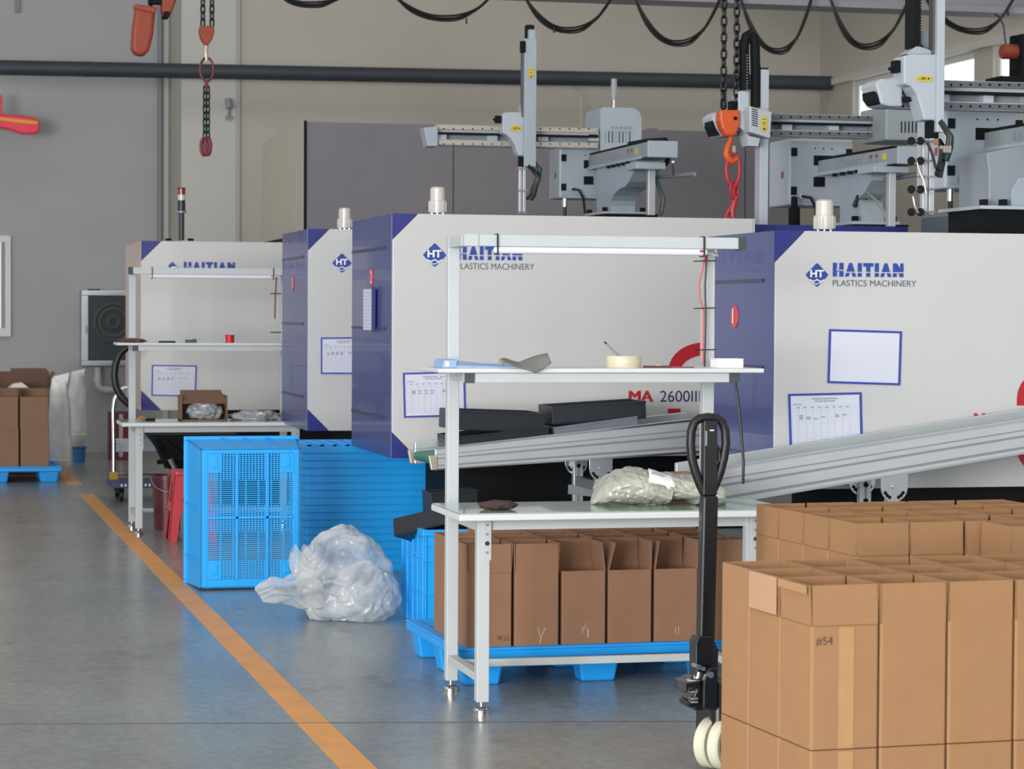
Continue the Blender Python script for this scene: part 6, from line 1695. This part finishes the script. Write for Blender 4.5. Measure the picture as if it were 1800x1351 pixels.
MB().box(PY(204,790,Yk).x,PY(210,790,Yk).x,Yk,Yk+0.12,PY(204,792,Yk).z,PY(204,780,Yk).z).build('panel_bracket', M_aludark, t)

# corrugated hose and dark chute of the fourth machine
hs = [(240,606),(222,611),(210,622),(203,640),(201,660),(204,680),(212,696),(224,708),(240,716)]
P = []
for i in range(len(hs)-1):
    for k in range(6): f = k/6; P.append(PY(hs[i][0]*(1-f)+hs[i+1][0]*f, hs[i][1]*(1-f)+hs[i+1][1]*f, 18.7))
MB().tube(P,[0.030 if k%2 else 0.026 for k in range(len(P))],12).build('corrugated_hose', M_rubber, t4, smooth=True)
MB().pxprism([(262,764),(420,764),(400,800),(330,826),(300,826),(290,800)], 18.2, 0.5).build('discharge_chute', M_dark, t4)
for a_, b_ in (((270,770),(294,822)),((285,775),(318,800)),((276,812),(340,802))):
    MB().tube([PY(*a_,18.1),PY(*b_,18.1)],0.018,8).build('chute_rod', M_dark, t4, smooth=True)
MB().tube([PY(299,806,18.0),PY(310,828,18.0)],0.02,8).build('chute_bolt', M_alubright, t4, smooth=True)

# ------------------------------------------------------------------ red stool and maroon bucket under the far bench
Yst = 16.37
xs_ = PY(296,950,Yst).x; zt_ = PY(320,828,Yst).z
t = thing('plastic_stool', 'red plastic stool beside the blue mesh basket', 'stool', (xs_+0.17,Yst+0.15,0))
cx, cy = xs_+0.165, Yst+0.15; bt, tp = 0.165, 0.12
MB().prism(rrect(cx-tp-0.01,cx+tp+0.01,cy-tp-0.01,cy+tp+0.01,0.03), zt_-0.03, zt_, axis='z').build('seat', M_stool, t, smooth=True, bevel=0.006)
for sx in (-1,1):
    for sy in (-1,1):
        L_ = 0.055
        A = [(cx+sx*bt,cy+sy*bt),(cx+sx*(bt-L_),cy+sy*bt),(cx+sx*bt,cy+sy*(bt-L_))]
        T_ = [(cx+sx*tp,cy+sy*tp),(cx+sx*(tp-0.075),cy+sy*tp),(cx+sx*tp,cy+sy*(tp-0.075))]
        mb = MB(); th = 0.008
        def plate(p, q, r_, s_, nx, ny):
            o_ = Vector((nx,ny,0))*th
            V = [Vector((p[0],p[1],0)),Vector((q[0],q[1],0)),Vector((s_[0],s_[1],zt_-0.03)),Vector((r_[0],r_[1],zt_-0.03))]
            mb.hexa(V+[v-o_ for v in V])
        plate(A[0],A[1],T_[0],T_[1],0,sy); plate(A[0],A[2],T_[0],T_[2],sx,0)
        mb.build('leg', M_stool, t)
for s_ in (-1,1):
    z0_, z1_ = 0.20, 0.26; f0 = bt+(tp-bt)*z0_/zt_; f1 = bt+(tp-bt)*z1_/zt_
    arch = lambda f, z: z
    MB().hexa([(cx-f0,cy+s_*f0,z0_),(cx+f0,cy+s_*f0,z0_),(cx+f0,cy+s_*(f0-0.008),z0_),(cx-f0,cy+s_*(f0-0.008),z0_),(cx-f1,cy+s_*f1,z1_),(cx+f1,cy+s_*f1,z1_),(cx+f1,cy+s_*(f1-0.008),z1_),(cx-f1,cy+s_*(f1-0.008),z1_)]).build('stretcher', M_stool, t)
    MB().hexa([(cx+s_*(f0-0.008),cy-f0,z0_),(cx+s_*f0,cy-f0,z0_),(cx+s_*f0,cy+f0,z0_),(cx+s_*(f0-0.008),cy+f0,z0_),(cx+s_*(f1-0.008),cy-f1,z1_),(cx+s_*f1,cy-f1,z1_),(cx+s_*f1,cy+f1,z1_),(cx+s_*(f1-0.008),cy+f1,z1_)]).build('stretcher', M_stool, t)
    z0_, z1_ = zt_-0.075, zt_-0.03; f0 = bt+(tp-bt)*z0_/zt_; f1 = tp
    MB().hexa([(cx-f0,cy+s_*f0,z0_),(cx+f0,cy+s_*f0,z0_),(cx+f0,cy+s_*(f0-0.008),z0_),(cx-f0,cy+s_*(f0-0.008),z0_),(cx-f1,cy+s_*f1,z1_),(cx+f1,cy+s_*f1,z1_),(cx+f1,cy+s_*(f1-0.008),z1_),(cx-f1,cy+s_*(f1-0.008),z1_)]).build('apron', M_stool, t)
    MB().hexa([(cx+s_*(f0-0.008),cy-f0,z0_),(cx+s_*f0,cy-f0,z0_),(cx+s_*f0,cy+f0,z0_),(cx+s_*(f0-0.008),cy+f0,z0_),(cx+s_*(f1-0.008),cy-f1,z1_),(cx+s_*f1,cy-f1,z1_),(cx+s_*f1,cy+f1,z1_),(cx+s_*(f1-0.008),cy+f1,z1_)]).build('apron', M_stool, t)
Ybu = 17.3; pc = PY(294,880,Ybu); hb2 = PY(294,834,Ybu).z
t = thing('maroon_bucket', 'dark red plastic bucket under the far workbench', 'bucket', (pc.x,Ybu,0))
MB().lathe([(0.088,0),(0.09,0.0),(0.105,hb2-0.03),(0.115,hb2-0.03),(0.115,hb2),(0.106,hb2),(0.102,hb2-0.05),(0.08,0.02)],(pc.x,Ybu,0),24).build('body', M_bucket, t, smooth=True)
MB().tube([(pc.x+0.117*math.cos(math.pi*k/12),Ybu-0.02-0.10*math.sin(math.pi*k/12),hb2-0.02-0.09*math.sin(math.pi*k/12)) for k in range(13)],0.004,6).build('handle', M_aludark, t, smooth=True)
for k in range(4): MB().box(pc.x-0.035+k*0.018,pc.x-0.023+k*0.018,Ybu-0.106,Ybu-0.098,0.165,0.182).build('lettering', mat('faded_print','#9c7f86',0.6), t)

# ------------------------------------------------------------------ things on the far bench
YT = 17.0
a, b = PY(318,745,YT), PY(400,745,YT); zt_ = PY(358,690,YT).z
t = thing('open_carton', 'open brown carton with clear bags on the far workbench', 'carton', ((a.x+b.x)/2,YT+0.1,ZT))
M_cb = mat('cardboard_far','#7d6250',0.85,var=0.06)
mb = MB().box(a.x,b.x,YT,YT+0.22,ZT,ZT+0.006).box(a.x,a.x+0.008,YT,YT+0.22,ZT,zt_-0.02).box(b.x-0.008,b.x,YT,YT+0.22,ZT,zt_-0.02).box(a.x,b.x,YT+0.212,YT+0.22,ZT,zt_-0.02)
mb.build('body', M_cb, t)
MB().hexa([(a.x,YT+0.0,zt_-0.075),(b.x,YT+0.0,zt_-0.075),(b.x,YT+0.006,zt_-0.07),(a.x,YT+0.006,zt_-0.07),(a.x+0.01,YT+0.16,zt_+0.01),(b.x-0.03,YT+0.16,zt_+0.01),(b.x-0.03,YT+0.166,zt_+0.015),(a.x+0.01,YT+0.166,zt_+0.015)]).build('flap', M_cb, t)
o = blob(((a.x+b.x)/2+0.01,YT+0.09,ZT+0.065),0.125,0.09,0.075,11,0.25,2.2,48,28,flat_bottom=ZT+0.007,crease=0.12).build('clear_bags', mat('bag_grey_film','#a9adb3',0.25,var=0.25,scale=16,bump=0.6,bscale=24,coat=0.6), t, smooth=True)
c = PY(448,738,17.1)
o = blob((c.x,17.1,ZT+0.022),0.19,0.10,0.045,13,0.3,2.4,56,24,flat_bottom=ZT+0.001,crease=0.12).build('film_scrap', MATS['bag_grey_film'], None, smooth=True)
tag(o, 'crumpled clear film on the right of the far workbench', 'film')
c = PY(250,740,17.05); 
t = thing('orange_clamp', 'small orange and black clamp on the far workbench', 'clamp', (c.x,17.05,ZT))
MB().tube([(c.x-0.03,17.05,ZT+0.01),(c.x,17.03,ZT+0.028),(c.x+0.03,17.05,ZT+0.012)],0.008,8).build('jaw', mat('clamp_orange','#c07a3a',0.5), t, smooth=True)
MB().box(c.x+0.02,c.x+0.09,17.04,17.06,ZT,ZT+0.016).build('grip', M_dark, t, bevel=0.004)
YS2 = 17.2; zs_ = ZS
X = lambda px: PY(px,600,YS2).x
o = blob((X(232),YS2,zs_+0.012),0.095,0.06,0.018,21,0.3,2.5,40,18,flat_bottom=zs_,fine=0.1).build('work_glove', mat('glove_brown','#6a4a40',0.9,var=0.2,scale=20), None, smooth=True)
tag(o, 'crumpled brown work glove at the left end of the far shelf', 'glove')
t = thing('pliers', 'dark pliers lying on the far shelf', 'pliers', (X(293),YS2,zs_))
MB().tube([(X(279),YS2,zs_+0.006),(X(292),YS2-0.01,zs_+0.007),(X(308),YS2-0.02,zs_+0.006)],0.006,8).build('handle', M_dark, t, smooth=True)
MB().tube([(X(279),YS2-0.02,zs_+0.006),(X(292),YS2-0.01,zs_+0.007),(X(308),YS2+0.005,zs_+0.006)],0.006,8).build('handle', M_dark, t, smooth=True)
t = thing('tape_gun', 'grey hand tool with clear strip on the far shelf', 'tool', (X(345),YS2,zs_))
MB().prism([(X(326),zs_),(X(345),zs_),(X(345),zs_+0.026),(X(340),zs_+0.028),(X(338),zs_+0.022),(X(326),zs_+0.022)],YS2-0.03,YS2+0.03).build('body', mat('tool_grey','#4b4d4c',0.5), t, bevel=0.004)
MB().prism([(X(345),zs_),(X(385),zs_),(X(385),zs_+0.003),(X(345),zs_+0.022)],YS2-0.025,YS2+0.025).build('clear_strip', mat('strip_grey','#a9aca8',0.3), t)
c = X(404)
t = thing('red_cup', 'small red cup on the far shelf', 'cup', (c,YS2,zs_))
MB().lathe([(0.026,0),(0.030,0.0),(0.033,0.055),(0.030,0.055),(0.026,0.006)],(c,YS2,zs_),20).build('body', mat('cup_red','#c8202c',0.4), t, smooth=True)
MB().tube([(c+0.033*math.cos(2*math.pi*k/20),YS2+0.033*math.sin(2*math.pi*k/20),zs_+0.054) for k in range(20)],0.003,6,closed=True).build('rim', MATS['cup_red'], t, smooth=True)

# ------------------------------------------------------------------ red and yellow flag bar sticking in from the left edge
Yr = 26.35
t = thing('red_wall_arm', 'bright red rounded arm with yellow stripe at the left edge', 'fixture', PY(-30,210,Yr))
M_flag = mat('signal_red','#f0304e',0.4)
MB().pxprism([(-60,193),(0,200),(40,203),(62,207),(69,213),(71,226),(66,234),(52,236),(36,235),(18,228),(0,225),(-60,214)], Yr, 0.08).build('arm', M_flag, t, bevel=0.02, seg=3)
MB().pxprism([(-60,199),(0,206),(40,210),(66,213),(68,218),(55,218),(25,215),(0,211),(-60,204)], Yr-0.006, 0.012).build('yellow_stripe', mat('signal_yellow','#f3a233',0.45), t, bevel=0.004)
MB().pxprism([(-12,160),(4,168),(4,204),(-12,202)], Yr+0.02, 0.04).build('fin', M_flag, t, bevel=0.008)
MB().pxbox(-70,180,-48,226,Yr-0.02,YB-Yr+0.02).build('wall_bracket', M_dark, t)
